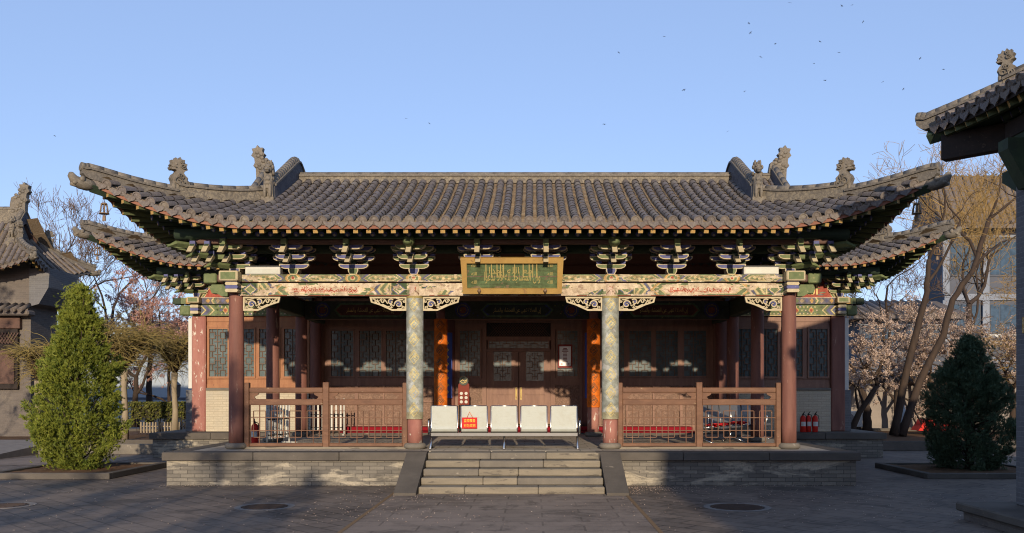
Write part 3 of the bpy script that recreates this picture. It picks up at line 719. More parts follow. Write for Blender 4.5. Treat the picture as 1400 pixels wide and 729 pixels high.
def bracket_set(owner, x, y, z, key='blue', ry=0., head=False, tiers=3, sz=1.0):
    """one bracket set: base block (the part itself), arms, beaks"""
    k = ('block', key)
    if k not in MESH:
        b = MB(); b.prism([(-.105, .16), (-.105, .09), (-.07, 0), (.07, 0), (.105, .09), (.105, .16)], 'y', -.12, .12, 0); b.prism([(-.085, .15), (-.085, .09), (-.055, .015), (.055, .015), (.085, .09), (.085, .15)], 'y', -.124, -.119, 1)
        MESH[k] = b.mesh('bracket_set', [M['cream'], M['green' if key == 'blue' else 'blue']])
    inv = world_matrix(owner).inverted()
    p = bpy.data.objects.new('bracket_set', MESH[k]); COL.objects.link(p); p.parent = owner
    p.location = inv @ Vector((x, y, z)); p.rotation_euler = (0, 0, ry); p.scale = (sz, sz, sz*.80)
    for t in range(tiers):
        zt = .15+.195*t
        for j in range(t+1):
            yo = -.27*j; L = (.60, .86, .62)[t-j] if t-j < 3 else .6
            if j == 0 and t == 2: L = .9
            link_mesh('bracket_arm', arm_mesh(L, key), p, (0, yo-.03, zt))
    for t in range(1, tiers): link_mesh('beak', beak_mesh(t), p, (0, -.05, .13+.195*t))
    if head:
        if 'nose' not in MESH:
            b = MB(); b.blob((0, -.86, .70), (.12, .16, .15)); b.box(-.07, .07, -.8, .1, .60, .74); b.blob((0, -.98, .65), (.085, .09, .07)); MESH['nose'] = b.mesh('beam_head', M['green'])
        link_mesh('beam_head', MESH['nose'], p)
    else:
        if 'top' not in MESH:
            b = MB(); b.prism([(.2, .58), (.2, .70), (-.62, .70), (-.74, .80), (-.82, .74), (-.72, .58)], 'x', -.05, .05, 0); b.box(-.054, .054, -.828, -.72, .62, .76, 1); MESH['top'] = b.mesh('beam_nose', [M['blue'], M['green']])
        link_mesh('beam_nose', MESH['top'], p)
    return p
def corner_bracket(owner, x, y, z, sx):
    SQ = lambda b_: setattr(b_, 'v', [(v[0], v[1], z+(v[2]-z)*.80) for v in b_.v])
    p = bracket_set(owner, x, y, z, 'green', 0, False)
    b = MB()
    for t in range(3):   # arms that run past the corner to the side, ending in long tongues
        zt = z+.15+.195*t; L = .35+.22*t
        for yo in ([0, -.27, -.54][:t+1]):
            pr = [(x, zt+.125), (x, zt), (x+sx*(L-.1), zt), (x+sx*(L+.05), zt+.04), (x+sx*(L+.34*(t > 0)+.06), zt+.115), (x+sx*(L+.30*(t > 0)+.02), zt+.125)]
            if sx < 0: pr = pr[::-1]
            b.prism(pr, 'y', y+yo-.08, y+yo+.02, 0, 0)
    SQ(b); b.build('side_tongue', [M['green'], M['cream']], owner)
    for i, dx in enumerate((.30, .58)):
        q = MB(); xx = x+sx*dx
        for t in (1, 2):
            zt = z+.13+.195*t; yy = y-.1; L = .2+.24*t
            q.prism([(yy+.2, zt+.11), (yy+.2, zt), (yy-L, zt), (yy-L-.2, zt-.13), (yy-L-.22, zt-.12), (yy-L-.05, zt+.11)], 'x', xx-.045, xx+.045, 0, 0)
            q.prism([(yy-L-.035, zt+.118), (yy-L+.03, zt+.02), (yy-L-.17, zt-.135), (yy-L-.24, zt-.118)], 'x', xx-.049, xx+.049, 1)
            q.box(xx-.053, xx+.053, yy-L-.05, yy-L+.02, zt+.06, zt+.18, 2)
        SQ(q); q.build('beak', [M['green_dark'], M['cream'], M['blue']], owner)
    dgn = MB()
    for t in (0, 1, 2):
        L = .5+.36*t; zt = z+.2+.2*t; w = .05
        a = Vector((x, y, zt)); c = Vector((x+sx*L*.72, y-L*.72, zt+.02))
        dgn.tube([a, c, c+Vector((sx*.12, -.12, -.10))], [.07, .075, .02], 4, 0, False)
    SQ(dgn); dgn.build('corner_arm', M['green'], owner)
    return p

# ------------------------------------------------------------------ windows
def lattice_mb(x0, x1, z0, z1, y, nc, nr, bw=.019, dep=.03):
    b = MB(); cw = (x1-x0)/nc; ch = (z1-z0)/nr
    for j in range(1, nr):
        i = 0
        while i < nc:
            if (i//2+j) % 2 == 0 or nc < 4: b.box(x0+i*cw-bw/2, x0+min(i+2, nc)*cw+bw/2, y-dep, y-.003*(j % 2), z0+j*ch-bw/2, z0+j*ch+bw/2)
            i += 2
    for i in range(1, nc):
        j = 0
        while j < nr:
            if (i+(j//2)) % 2 == 0 or i == nc//2: b.box(x0+i*cw-bw/2, x0+i*cw+bw/2, y-dep+.002, y-.004, z0+j*ch, z0+min(j+2, nr)*ch)
            j += 2
    return b
def window(owner, x0, x1, z0, z1, y, mat, nc=6, nr=13, name='window', fr=.045, glass='glass'):
    b = MB(); b.box(x0-fr, x0, y-.05, y+.03, z0-fr, z1+fr); b.box(x1, x1+fr, y-.05, y+.03, z0-fr, z1+fr); b.box(x0, x1, y-.05, y+.03, z1, z1+fr); b.box(x0, x1, y-.05, y+.03, z0-fr, z0)
    w = b.build(name, mat, owner)
    l = lattice_mb(x0, x1, z0, z1, y, nc, nr); l.build('lattice', M['lattice'], w)
    g = MB(); g.box(x0, x1, y+.004, y+.02, z0, z1); g.build('pane', M[glass], w)
    return w

# ================================================================== THE SETTING
def sheet(name, x0, x1, y0, y1, z, mat, kind='structure'):
    b = MB(); b.add([(x0, y0, z), (x1, y0, z), (x1, y1, z), (x0, y1, z)], [(0, 1, 2, 3)]); return tag(b.build(name, mat), kind=kind)
sheet('ground', -160, 160, -60, 400, 0, M['paving'])
sheet('path', -2.02, 2.02, -30, 15.6, .004, M['path'])
for x in (-2.05, 2.05): sheet('path_edging', x-.03, x+.03, -30, 16.8, .008, M['joint'])

# ------------------------------------------------------------------ porch platform and steps
PZ = .64
plat = thing('stone_platform', 'low brick platform with dark cap stones under the front porch', 'platform', (0, 16.8, 0))
b = MB(); b.box(-6.62, 6.62, 16.86, 24.0, 0, .48); b.build('brick_base', M['plinth'], plat)
b = MB(); b.box(-6.3, 6.3, 17.28, 24.0, .482, PZ); b.build('floor', M['porch_floor'], plat)
xs = [-6.7, -4.95, -3.3, -1.62]
for sg in (1, -1):
    for a, c in zip(xs[:-1], xs[1:]):
        b = MB(); x0, x1 = sorted((a*sg, c*sg)); b.bbox(x0+.004, x1-.004, 16.80, 17.278, .482, PZ+rnd.uniform(0, .004), .012); b.build('cap_stone', M['stone_dk'], plat)
    for k in range(4):
        b = MB(); x0, x1 = sorted((6.302*sg, 6.7*sg)); b.bbox(x0, x1, 17.284+1.67*k, 17.284+1.67*(k+1)-.006, .482, PZ+.002, .012); b.build('cap_stone', M['stone_dk'], plat)
steps = thing('stone_steps', 'five worn stone steps between two sloping side slabs', 'steps', (.04, 15.4, 0))
r_ = .128
for k in range(5):
    y0 = 15.43+.34*k; b = MB(); cuts = [-1.6, -1.6+rnd.uniform(.7, 1.3), rnd.uniform(.1, .9), 1.68]
    for i in range(3): b.bbox(cuts[i]+.003, cuts[i+1]-.003, y0+rnd.uniform(0, .012), 16.79 if k < 4 else 17.27, r_*k+.001, r_*(k+1)-.002, .012, 1 if rnd.random() < .3 else 0)
    b.build('step', [M['stone_lt'], M['stone']], steps)
for x0, x1 in ((-2.0, -1.615), (1.695, 2.08)):
    b = MB(); b.prism([(15.2, 0), (15.2, .05), (16.82, PZ+.012), (17.0, PZ+.012), (17.0, .0)], 'x', x0, x1); b.build('side_slab', M['stone_dk'], steps)

hallplat = thing('hall_platform', 'wide brick platform carrying the hall behind the porch', 'platform', (0, 24, 0))
b = MB(); b.box(-10.02, 10.02, 24.08, 37, 0, .5); b.build('brick_base', M['plinth'], hallplat)
HZ = .68
for k in range(12):
    x0 = -10.1+20.2*k/12
    b = MB(); b.bbox(x0+.003, x0+20.2/12-.003, 24.02, 24.6, .502, HZ, .012); b.build('cap_stone', M['stone_dk'], hallplat)
b = MB(); b.box(-10.1, 10.1, 24.602, 37, .502, HZ-.003); b.build('floor', M['stone'], hallplat)

# ================================================================== THE FRONT PORCH
CX = [-5.63, -1.99, 1.99, 5.63]; CY = 17.9
porch = thing('hall_porch', 'three bay timber porch with painted beams and an upturned grey tile roof', 'porch', (0, CY, PZ))
def column(owner, x, y, z0, z1, r=.15, mat='col_red', base=True):
    b = MB(); n = 9; b.tube([(x, y, z0+.1+(z1-z0-.1)*i/n) for i in range(n+1)], [r*(1.03-.06*i/n) for i in range(n+1)], 20); o = b.build('column', M[mat], owner)
    if base:
        s_ = MB(); s_.lathe([(r*1.25, z0), (r*1.52, z0+.035), (r*1.55, z0+.075), (r*1.35, z0+.115), (r*1.1, z0+.125)], x, y, 24); s_.build('column_base', M['stone'], o)
    return o
for x in CX: column(porch, x, CY, PZ, 4.0, .15, 'col_red' if abs(x) > 3 else 'col_pink')
for y in (20.4, 22.9):
    for x in CX:
        if y == 20.4 and abs(x) < 3: continue
        column(porch, x, y, PZ, 4.1, .15, 'col_red' if abs(x) > 3 else 'col_pink')

CRM = (.60, .49, .38); GRN = (.155, .195, .10); BLU = (.115, .12, .215); OCH = (.48, .30, .11); RED = (.36, .085, .055); YEL = (.56, .47, .25); DKG = (.05, .085, .035)
BRX = [-4.44, -3.23, -2.0, -.67, .67, 2.0, 3.23, 4.44]
def plate_canvas(xs, W, x_off, H=.155, dull=1.0, seed=1):
    c = Canvas(W, H, 84, (.30, .27, .15)); cx = [x-x_off for x in xs]; cy = H/2
    for a, d in zip([cx[0]-1.2]+cx, cx+[cx[-1]+1.2]):
        c.rect(a, d, 0, H, (.14, .16, .10)); c.lozenge(a+.17, d-.17, 0, H, .10, BLU); c.lozenge(a+.22, d-.22, 0, H, .12, YEL); c.lozenge(a+.24, d-.24, .005, H-.005, .12, GRN)
        c.lozenge(a+.31, d-.31, .02, H-.02, .10, (.58, .48, .28)); c.lozenge(a+.33, d-.33, .03, H-.03, .09, (.30, .25, .13))
        for i in range(9): c.ell(a+.42+i*(d-a-.84)/8, cy+.02*math.sin(i*2), .035, .022, (YEL if i % 2 else GRN))
    for x in cx:
        c.ell(x, cy, .155, H*.62, OCH); c.ell(x, cy, .115, H*.52, YEL); c.ell(x, cy, .10, H*.46, GRN); c.ell(x, cy, .05, H*.26, YEL); c.ell(x, cy+.01, .03, H*.2, RED)
    c.rect(0, W, 0, .012, (.12, .05, .03)); c.grain(.35, seed); return c
def arch_canvas(W, H, seed, text=True, dull=1.0):
    c = Canvas(W, H, 84, (.20, .22, .12)); r = random.Random(seed); cy = H/2
    for i in range(int(W*26)):
        x = r.uniform(0, W); y = r.uniform(.02, H-.02); c.dia(x, y, r.uniform(.02, .08), r.uniform(.015, .05), r.choice([GRN, GRN, BLU, OCH, YEL, CRM, DKG]))
    for sg, x in ((1, .12), (-1, W-.12)):
        for k, col in enumerate((YEL, GRN, YEL, BLU, CRM, GRN)): c.chevron(x+sg*(.42+k*.065), .05, .10, col, sg)
        c.rect(min(x, x+sg*.3), max(x, x+sg*.3), 0, H, DKG); c.dia(x+sg*.17, cy, .15, H*.5, BLU); c.dia(x+sg*.17, cy, .12, H*.4, YEL); c.dia(x+sg*.17, cy, .09, H*.3, GRN); c.line([(x+sg*.33, 0), (x+sg*.33, H)], .02, YEL)
    m0, m1 = W/2-.80, W/2+.80
    c.lozenge(m0-.22, m1+.22, 0, H, .16, OCH); c.lozenge(m0-.18, m1+.18, 0, H, .16, YEL); c.lozenge(m0-.15, m1+.15, 0, H, .15, GRN); c.lozenge(m0-.04, m1+.04, .035, H-.035, .12, YEL); c.lozenge(m0, m1, .045, H-.045, .11, (.62, .50, .37))
    if text: c.script(m0+.14, m1-.14, .075, H-.06, RED, seed+5, .014); c.script(m0+.2, m1-.2, .09, H-.09, RED, seed+9, .014)
    c.rect(0, W, 0, .018, (.30, .09, .05)); c.rect(0, W, .018, .03, GRN)
    return c
def beam_box(owner, name, x0, x1, y0, y1, z0, z1, mat='dark_wood'):
    b = MB(); b.bbox(x0, x1, y0, y1, z0, z1, .02); return b.build(name, M[mat], owner)
# plate beam that carries the brackets
pb = beam_box(porch, 'plate_beam', -5.98, 5.98, CY-.15, CY+.15, 4.022, 4.178)
cv = plate_canvas(BRX, 11.5, -5.75, .155); cv.peel((.54, .46, .33), .60, (3, 40), 3); cv.grain(.2, 9); front_panel(cv, 'painted_face', -5.75, CY-.153, 4.022, pb)
for i, (x0, x1) in enumerate(zip(CX[:-1], CX[1:])):
    ab = beam_box(porch, 'architrave', x0+.02, x1-.02, CY-.12, CY+.12, 3.75, 4.005)
    cv = arch_canvas(x1-x0-.06, .252, 20+i, i != 1); W = x1-x0-.06
    cv.peel((.58, .48, .35), (.555, .50, .56)[i], (3, 14), 40+i, 6); cv.put((cv.Y > .15) & (vnoise(cv.h, cv.w, (2, 10), 70+i) > .47), (.60, .51, .37)); cv.peel((.40, .30, .22), .66, (4, 30), 50+i)
    if i != 1: cv.script(W/2-.62, W/2+.62, .06, .17, (.40, .11, .06), 80+i, .013)
    cv.grain(.25, 60+i); front_panel(cv, 'painted_face', x0+.03, CY-.123, 3.751, ab)
# column tops in the beam line and the stacked ends at the corners
for x in CX[1:3]:
    cv = Canvas(.34, .255, 84, (.52, .42, .30)); cv.line([(.17, .12), (.05, .02)], .02, (.2, .12, .08)); cv.line([(.17, .12), (.29, .02)], .02, (.2, .12, .08)); cv.ell(.17, .15, .045, .05, (.36, .14, .08)); cv.rect(0, .04, 0, .26, (.12, .13, .09)); cv.rect(.30, .34, 0, .26, (.12, .13, .09)); cv.peel((.6, .47, .38), .57, (3, 4), 90+int(x)); cv.grain(.3, 4)
    cv.build('painted_column_head', lambda u, v: (x+.157*np.sin((u-.17)/.157), CY-.157*np.cos((u-.17)/.157)+.0*u, 3.745+v), porch)
for sx in (-1, 1):
    for y in (CY,):
        b = MB(); x0, x1 = sorted((sx*5.985, sx*6.25)); b.bbox(x0, x1, CY-.16, CY+.16, 4.0, 4.2, .02); b.build('beam_end', M['green'], porch)
        b = MB(); b.bbox(sx*5.66-.19, sx*5.66+.19, CY-.42, CY-.17, 4.02, 4.22, .02, 0); b.box(sx*5.66-.15, sx*5.66+.15, CY-.424, CY-.419, 4.05, 4.19, 1); b.build('beam_end', [M['cream'], M['green']], porch)
        b = MB(); r0 = sx*5.62
        for k in range(3): b.prism([(r0-.11, 3.80+.07*k), (r0+.11, 3.80+.07*k), (r0+.13, 3.83+.07*k), (r0+.11, 3.866+.07*k), (r0-.11, 3.866+.07*k), (r0-.13, 3.83+.07*k)], 'y', CY-.34, CY-.13, k % 2)
        b.box(r0-.12, r0+.12, CY-.36, CY-.13, 4.008, 4.02, 1); b.build('scroll_block', [M['cream'], M['blue']], porch)
        pr = [(sx*5.78, 3.98), (sx*5.78, 3.74), (sx*5.9, 3.74), (sx*6.0, 3.80), (sx*6.1, 3.80), (sx*6.14, 3.9), (sx*6.1, 3.98)]
        b = MB(); b.prism(pr if sx > 0 else pr[::-1], 'y', CY-.1, CY+.1); b.build('beam_end', M['green'], porch)
# beams running back, inner painted lintel, ties, purlins
for x in CX:
    if abs(x) > 3: beam_box(porch, 'side_beam', x-.11, x+.11, CY+.16, 25.1, 3.75, 4.15, 'green_dark')
    else: beam_box(porch, 'side_beam', x-.11, x+.11, CY+.16, 22.74, 3.9, 4.15, 'dark_wood')
DK = lambda c, k=.42: tuple(x*k for x in c)
VERSE = 'إن الصلاة تنهى عن الفحشاء والمنكر'
for i, (x0, x1) in enumerate(zip(CX[:-1], CX[1:])):
    ab = beam_box(porch, 'inner_lintel', x0+.12, x1-.12, 22.78, 23.0, 3.69, 4.16)
    W = x1-x0-.26; cv = Canvas(W, .46, 55, (.045, .05, .035)); cy = .23
    for xx in (.45, W-.45): cv.ell(xx, cy, .2, .2, (.05, .05, .16)); cv.ell(xx, cy, .15, .15, (.30, .22, .06), .85); cv.ell(xx, cy, .09, .09, (.22, .07, .04))
    for k in range(40): cv.ell(rnd.uniform(.1, W-.1), rnd.uniform(.04, .42), .016, .016, rnd.choice([(.35, .27, .08), (.05, .09, .04), (.05, .06, .22), (.24, .07, .04)]))
    cv.lozenge(W/2-.95, W/2+.95, .06, .40, .16, (.10, .16, .08)); cv.lozenge(W/2-.9, W/2+.9, .085, .375, .15, (.05, .06, .22) if i == 1 else (.20, .06, .035)); cv.lozenge(W/2-.86, W/2+.86, .1, .36, .14, (.035, .045, .04) if i == 1 else (.10, .035, .025))
    cv.grain(.3, i); front_panel(cv, 'painted_face', x0+.13, 22.777, 3.695, ab)
    t = text_mb(shape_arabic(VERSE), (x0+x1)/2-.62, (x0+x1)/2+.62, 3.83, 3.99, 22.772); t.build('gilt_writing', M['gold'], ab)
for y, z, r in ((17.24, 4.90, .11), (17.9, 4.98, .09), (20.4, 6.2, .12), (18.9, 5.42, .1), (22.4, 5.7, .1)):
    b = MB(); b.tube([(-6.6 if y < 18 else -5.2, y, z), (6.6 if y < 18 else 5.2, y, z)], r, 12); b.build('purlin', M['dark_wood' if y > 17.5 else 'green_dark'], porch)
beam_box(porch, 'tie_beam', -6.2, 6.2, 17.18, 17.30, 4.70, 4.79, 'dark_wood'); beam_box(porch, 'tie_beam', -5.6, 5.6, 17.84, 17.96, 4.62, 4.87, 'green_dark')
for sx in (-1, 1):
    b = MB(); b.tube([(sx*6.3, 17.2, 4.90), (sx*6.3, 23.5, 4.90)], .11, 12); b.build('purlin', M['green_dark'], porch)
for i, x in enumerate(BRX):
    col_ = abs(abs(x)-2.0) < .1; bracket_set(porch, x, CY, 4.18, 'green' if col_ else 'blue', 0, col_)
for sx in (-1, 1): corner_bracket(porch, sx*5.63, CY, 4.18, sx)
# side brackets of the porch
for sx in (-1, 1):
    for y in (19.2, 20.4, 21.7): bracket_set(porch, sx*5.63, y, 4.18, 'green' if y == 20.4 else 'blue', sx*math.pi/2)
    beam_box(porch, 'plate_beam', sx*5.63-.14, sx*5.63+.14, CY+.16, 24.6, 4.155, 4.178, 'dark_wood')

# carved openwork brackets under the beam
def spandrel(x, sg):
    L, Hh = .76, .285; b = MB(); y0, y1 = CY-.045, CY+.0
    out = [(0, 0), (L, 0), (L-.03, -.115), (L*.72, -.175), (L*.62, -.21), (L*.46, -.265), (L*.40, -.285), (0, -.285)]
    w = .032; inn = [(w, -w), (L-w-.012, -w), (L-w-.03, -.095), (L*.70, -.145), (L*.60, -.178), (L*.44, -.232), (L*.38, -.25), (w, -.25)]
    tx = lambda p: (x+sg*p[0], 3.735+p[1])
    ring = [tx(p) for p in out]+[tx(out[0])]
    n = len(out)
    for i in range(n):
        q = [tx(out[i]), tx(out[(i+1) % n]), tx(inn[(i+1) % n]), tx(inn[i])]
        if sg < 0: q = q[::-1]
        b.prism(q[::-1], 'y', y0-.01, y1+.01)
    def spiral(cx, cz, r, turns, a0, d=1, m=0, wd=.022):
        pts = [(cx+r*(1-.75*t/24)*math.cos(a0+d*turns*2*math.pi*t/24), cz+r*(1-.75*t/24)*math.sin(a0+d*turns*2*math.pi*t/24)) for t in range(25)]
        b.ribbon([tx(p) for p in pts], wd, 'y', y0, y1, m)
    spiral(.17, -.15, .085, 1.3, 0, 1, 0, .024); spiral(.17, -.15, .05, 1.0, 0, 1, 1, .03); spiral(.33, -.10, .062, 1.2, 2.5, -1, 0); spiral(.50, -.085, .05, 1.2, 0, 1, 0); spiral(.33, -.10, .03, .7, 2.5, -1, 1); spiral(.62, -.09, .035, 1.1, 2, -1, 0); spiral(.32, -.195, .04, 1.1, 1, 1, 0); spiral(.06, -.09, .035, 1., 1, 1, 0); spiral(.07, -.21, .032, 1., 1, -1, 0)
    for p in ([(.03, -.05), (.12, -.06), (.22, -.03)], [(.25, -.16), (.30, -.20), (.40, -.2), (.5, -.15)], [(.39, -.14), (.45, -.06), (.5, -.03)], [(.55, -.15), (.6, -.06), (.7, -.04)], [(.03, -.25), (.1, -.24), (.2, -.245)]): b.ribbon([tx(q) for q in p], .022, 'y', y0, y1, 0)
    b.build('carved_spandrel', [M['cream'], M['blue']], porch)
for x, sg in ((-5.48, 1), (-2.15, -1), (-1.83, 1), (1.83, -1), (2.15, 1), (5.48, -1)): spandrel(x, sg)

# roof of the porch
PR = Roof(0, 16.4, 24.4, 7.25, 5.1, 5.0, .33, .0225, .72, .40)
PR.slope('tile_slope', 'front', porch)
PR.slope('tile_slope', 'left', porch, .222, False); PR.slope('tile_slope', 'right', porch, .222, False); PR.slope('tile_slope', 'back', porch, .45, False)
for sd_ in ('front', 'left', 'right'):
    PR.board('eave_board', sd_, porch, M['red_board']); PR.soffit('eave_soffit', sd_, porch, M['dark_wood'])
PR.soffit('eave_soffit', 'back', porch, M['dark_wood'])
PR.rafters('front', porch, lambda e: True)
PR.rafters('left', porch, lambda e: True, merge=True); PR.rafters('right', porch, lambda e: True, merge=True)
roof_ridges(PR, porch)

# ================================================================== THE HALL BEHIND
WY = 25.0
hall = thing('prayer_hall', 'wide timber and brick hall with lattice windows behind the porch', 'hall', (0, WY, HZ))
HR = Roof(0, 23.4, 38.6, 10.85, 8.9, 5.3, .33, .026, .76, .40)
rngs = [(-11, -4.6), (4.6, 11)]
HR.slope('tile_slope', 'front', hall, .222, True, rngs)
HR.slope('tile_slope', 'left', hall, .4, False); HR.slope('tile_slope', 'right', hall, .4, False); HR.slope('tile_slope', 'back', hall, .6, False)
b = MB(); b.add([(-4.8, 24.6, 5.65), (4.8, 24.6, 5.65), (4.8, 31, 9.2), (-4.8, 31, 9.2)], [(0, 1, 2, 3)]); b.build('roof_deck', M['pan'], hall)
for sd_ in ('front', 'left', 'right'):
    HR.board('eave_board', sd_, hall, M['red_board']); HR.soffit('eave_soffit', sd_, hall, M['dark_wood'])
HR.rafters('front', hall, lambda e: abs(e) > 6.2); HR.rafters('left', hall, lambda e: True, merge=True); HR.rafters('right', hall, lambda e: True, merge=True)
roof_ridges(HR, hall, gab_h=(.34, .42))
for sx in (-1, 1):
    cb = crest_mb(.92); cb.v = [(sx*9.05-sx*v[0]*-1*.0+ (v[0] if sx > 0 else -v[0]), 31+v[1], 9.15+v[2]) for v in cb.v]; cb.build('ridge_crest', M['beast'], hall)
b = MB(); b.box(-9.3, -9.06, WY+.3, 37, HZ, 5.0); b.box(9.06, 9.3, WY+.3, 37, HZ, 5.0); b.box(-9.3, 9.3, 36.7, 36.95, HZ, 5.0); b.build('brick_wall', M['grey_brick'], hall)
b = MB(); b.box(-9.0, 9.0, 26.4, 26.5, HZ, 5.2); b.box(-9., 9., 25.2, 26.4, 4.6, 4.65); b.build('inner_wall', M['dark_wood'], hall)
for sx in (-1, 1):
    S = lambda a, c: sorted((sx*a, sx*c))
    x0, x1 = S(8.87, 9.27); b = MB(); b.bbox(x0, x1, WY-.12, WY+.28, HZ, 3.95, .03); b.build('corner_pillar', M['col_pink' if sx < 0 else 'col_red'], hall)
    x0, x1 = S(9.272, 9.40); b = MB(); b.bbox(x0, x1, WY-.02, WY+.6, 1.9 if sx < 0 else 1.86, 3.9, .01); b.build('side_strip', M['white'], hall)
    x0, x1 = S(9.272, 9.46); b = MB(); b.bbox(x0, x1, WY-.05, WY+.6, HZ, 1.86, .01); b.build('side_brick', M['grey_brick'], hall)
    x0, x1 = S(5.95, 8.865); b = MB(); b.box(x0, x1, WY-.1, WY+.1, HZ, 1.84); b.build('sill_wall', M['wall_brick'], hall)
    b = MB(); b.bbox(x0, x1, WY-.13, WY+.1, 1.842, 1.915, .012); b.build('sill_stone', M['stone'], hall)
    wm = M['wood'] if sx < 0 else M['wood_red']
    fr = MB(); yb, yf = WY+.06, WY-.03
    fr.box(x0, x1, yf, yb, 1.917, 2.02); fr.box(x0, x1, yf, yb, 3.80, 3.95); fr.box(x0, x1, yf+.01, yb, 3.64, 3.70); fr.box(x0, x1, yf+.03, yb, 3.70, 3.80); fr.box(x0, x1, yf+.03, yb, 2.02, 2.16); fr.box(x0, x1, yf+.01, yb, 2.16, 2.19)
    wins = [(8.27, 8.79), (7.52, 8.08), (6.81, 7.37), (6.14, 6.66)]
    cuts = [8.865]+[v for w in wins for v in (w[1]+.05, w[0]-.05)]+[5.95]
    for i in range(0, len(cuts), 2):
        a, c = S(cuts[i+1], cuts[i]); fr.box(a, c, yf+.01, yb, 2.191, 3.639)
    fr.build('window_wall', wm, hall)
    for a, c in wins:
        q0, q1 = S(a, c); window(hall, q0, q1, 2.24, 3.59, WY+.0, wm, 7, 15)
    column(hall, sx*5.78, WY+.02, HZ, 4.1, .16, 'col_red')
    # painted frieze over the wing
    W = 3.45; xa = -9.3 if sx < 0 else 5.85
    pbm = beam_box(hall, 'frieze_beam', *S(5.85, 9.3), WY-.14, WY+.2, 3.955, 4.275)
    cv = Canvas(W, .315, 70, (.16, .20, .09)); r = random.Random(5+sx)
    for i in range(60): cv.dia(r.uniform(0, W), r.uniform(0, .31), .05, .04, r.choice([GRN, BLU, DKG, (.13, .15, .10)]))
    ed = .55 if sx < 0 else W-.55; s_ = 1 if sx < 0 else -1
    cv.rect(min(ed-.6*s_, ed-.33*s_), max(ed-.6*s_, ed-.33*s_), 0, .32, GRN)
    for k, col in enumerate((BLU, BLU, YEL, BLU, BLU, GRN, YEL, GRN)): cv.chevron(ed-s_*.25+s_*k*.06, .05, .16, col, s_)
    for k in range(24):
        xx = ed+s_*(.35+.105*k)
        for zz in (.06, .155, .25): cv.ell(xx+(.05 if zz == .155 else 0), zz, .02, .02, YEL if (k+int(zz*20)) % 3 else CRM)
        if k % 4 == 1: cv.ell(xx, .155, .07, .07, OCH); cv.ell(xx, .155, .04, .04, RED)
    cv.rect(0, W, 0, .022, GRN if sx < 0 else YEL); cv.rect(0, W, .295, .315, DKG); cv.grain(.3, 3); front_panel(cv, 'painted_face', xa, WY-.143, 3.957, pbm)
    pl = beam_box(hall, 'plate_beam', *S(5.85, 9.55), WY-.17, WY+.2, 4.29, 4.47)
    cv = Canvas(3.7, .176, 70, (.15, .14, .16)); 
    for k in range(28): cv.dia(.07+.14*k, .088, .06, .07, (BLU, OCH, GRN, (.35, .28, .18))[k % 4])
    for q in (.35, .9, 1.7, 2.6, 3.3): cv.chevron(q, .05, .06, YEL, 1 if sx > 0 else -1); cv.chevron(q+.06, .04, .06, GRN, 1 if sx > 0 else -1)
    e0 = .0 if sx < 0 else 3.55; cv.rect(e0, e0+.15, 0, .2, GRN); cv.rect(.15 if sx < 0 else 3.3, .4 if sx < 0 else 3.55, 0, .2, OCH); cv.grain(.3, 2); front_panel(cv, 'painted_face', -9.55 if sx < 0 else 5.85, WY-.173, 4.292, pl)
    # red boards between the brackets
    for bx0, bx1 in ((7.45, 9.1), (5.85, 7.45)):
        q0, q1 = S(bx0, bx1); Wb = q1-q0; cv = Canvas(Wb, .60, 60, DKG); t = cv.Y/.60
        ins = .06+.30*t**.7
        mk = lambda k: (cv.X > ins+k) & (cv.X < Wb-ins-k)
        cv.put(mk(0), YEL); cv.put(mk(.025), GRN); cv.put(mk(.075), YEL); cv.put(mk(.10), RED); rr = random.Random(int(bx0*9))
        for k in range(14): xx = rr.uniform(.45, Wb-.45); zz = rr.uniform(.08, .45); cv.line([(xx, zz), (xx+.14, zz+.01)], .035, rr.choice([GRN, (.13, .15, .17), (.2, .24, .16)]))
        cv.rect(0, Wb, 0, .02, CRM); cv.grain(.3, 5); bo = front_panel(cv, 'bracket_board', q0, WY-.08, 4.475, hall)
        if bx0 > 7: text_mb(shape_arabic('الله'), sx*8.28-.22, sx*8.28+.22, 4.56, 4.90, WY-.088, weight=.03).build('gilt_writing', M['gold'], hall)
    for x in (sx*7.45, sx*5.85): bracket_set(hall, x, WY-.05, 4.475, 'blue' if abs(x) > 7 else 'green')
    corner_bracket(hall, sx*9.1, WY-.05, 4.475, sx)
    for y in (26.6, 28.2): bracket_set(hall, sx*9.15, y, 4.475, 'blue', sx*math.pi/2)
    for dxy in (0,):
        b = MB(); b.bbox(sx*9.12-.17, sx*9.12+.17, WY-.42, WY-.18, 4.30, 4.47, .02, 0); b.box(sx*9.12-.13, sx*9.12+.13, WY-.424, WY-.419, 4.33, 4.44, 1); b.build('beam_end', [M['cream'], M['green']], hall)
        b = MB(); r0 = sx*9.1
        for k in range(3): b.prism([(r0-.1, 4.0+.085*k), (r0+.1, 4.0+.085*k), (r0+.12, 4.035+.085*k), (r0+.1, 4.08+.085*k), (r0-.1, 4.08+.085*k), (r0-.12, 4.035+.085*k)], 'y', WY-.36, WY-.16, k % 2)
        b.build('scroll_block', [M['cream'], M['blue']], hall)
        x0, x1 = S(9.56, 9.8); b = MB(); b.bbox(x0, x1, WY-.15, WY+.15, 4.28, 4.46, .02); b.build('beam_end', M['green_dark'], hall)
        x0, x1 = S(9.31, 9.62); b = MB(); b.bbox(x0, x1, WY-.12, WY+.12, 3.97, 4.26, .04); b.build('beam_end', M['green'], hall)
b = MB(); b.tube([(-10, 24.35, 5.16), (10, 24.35, 5.16)], .11, 10); b.tube([(-9.8, 24.4, 5.0), (9.8, 24.4, 5.0)], .05, 8); b.build('purlin', M['green_dark'], hall)
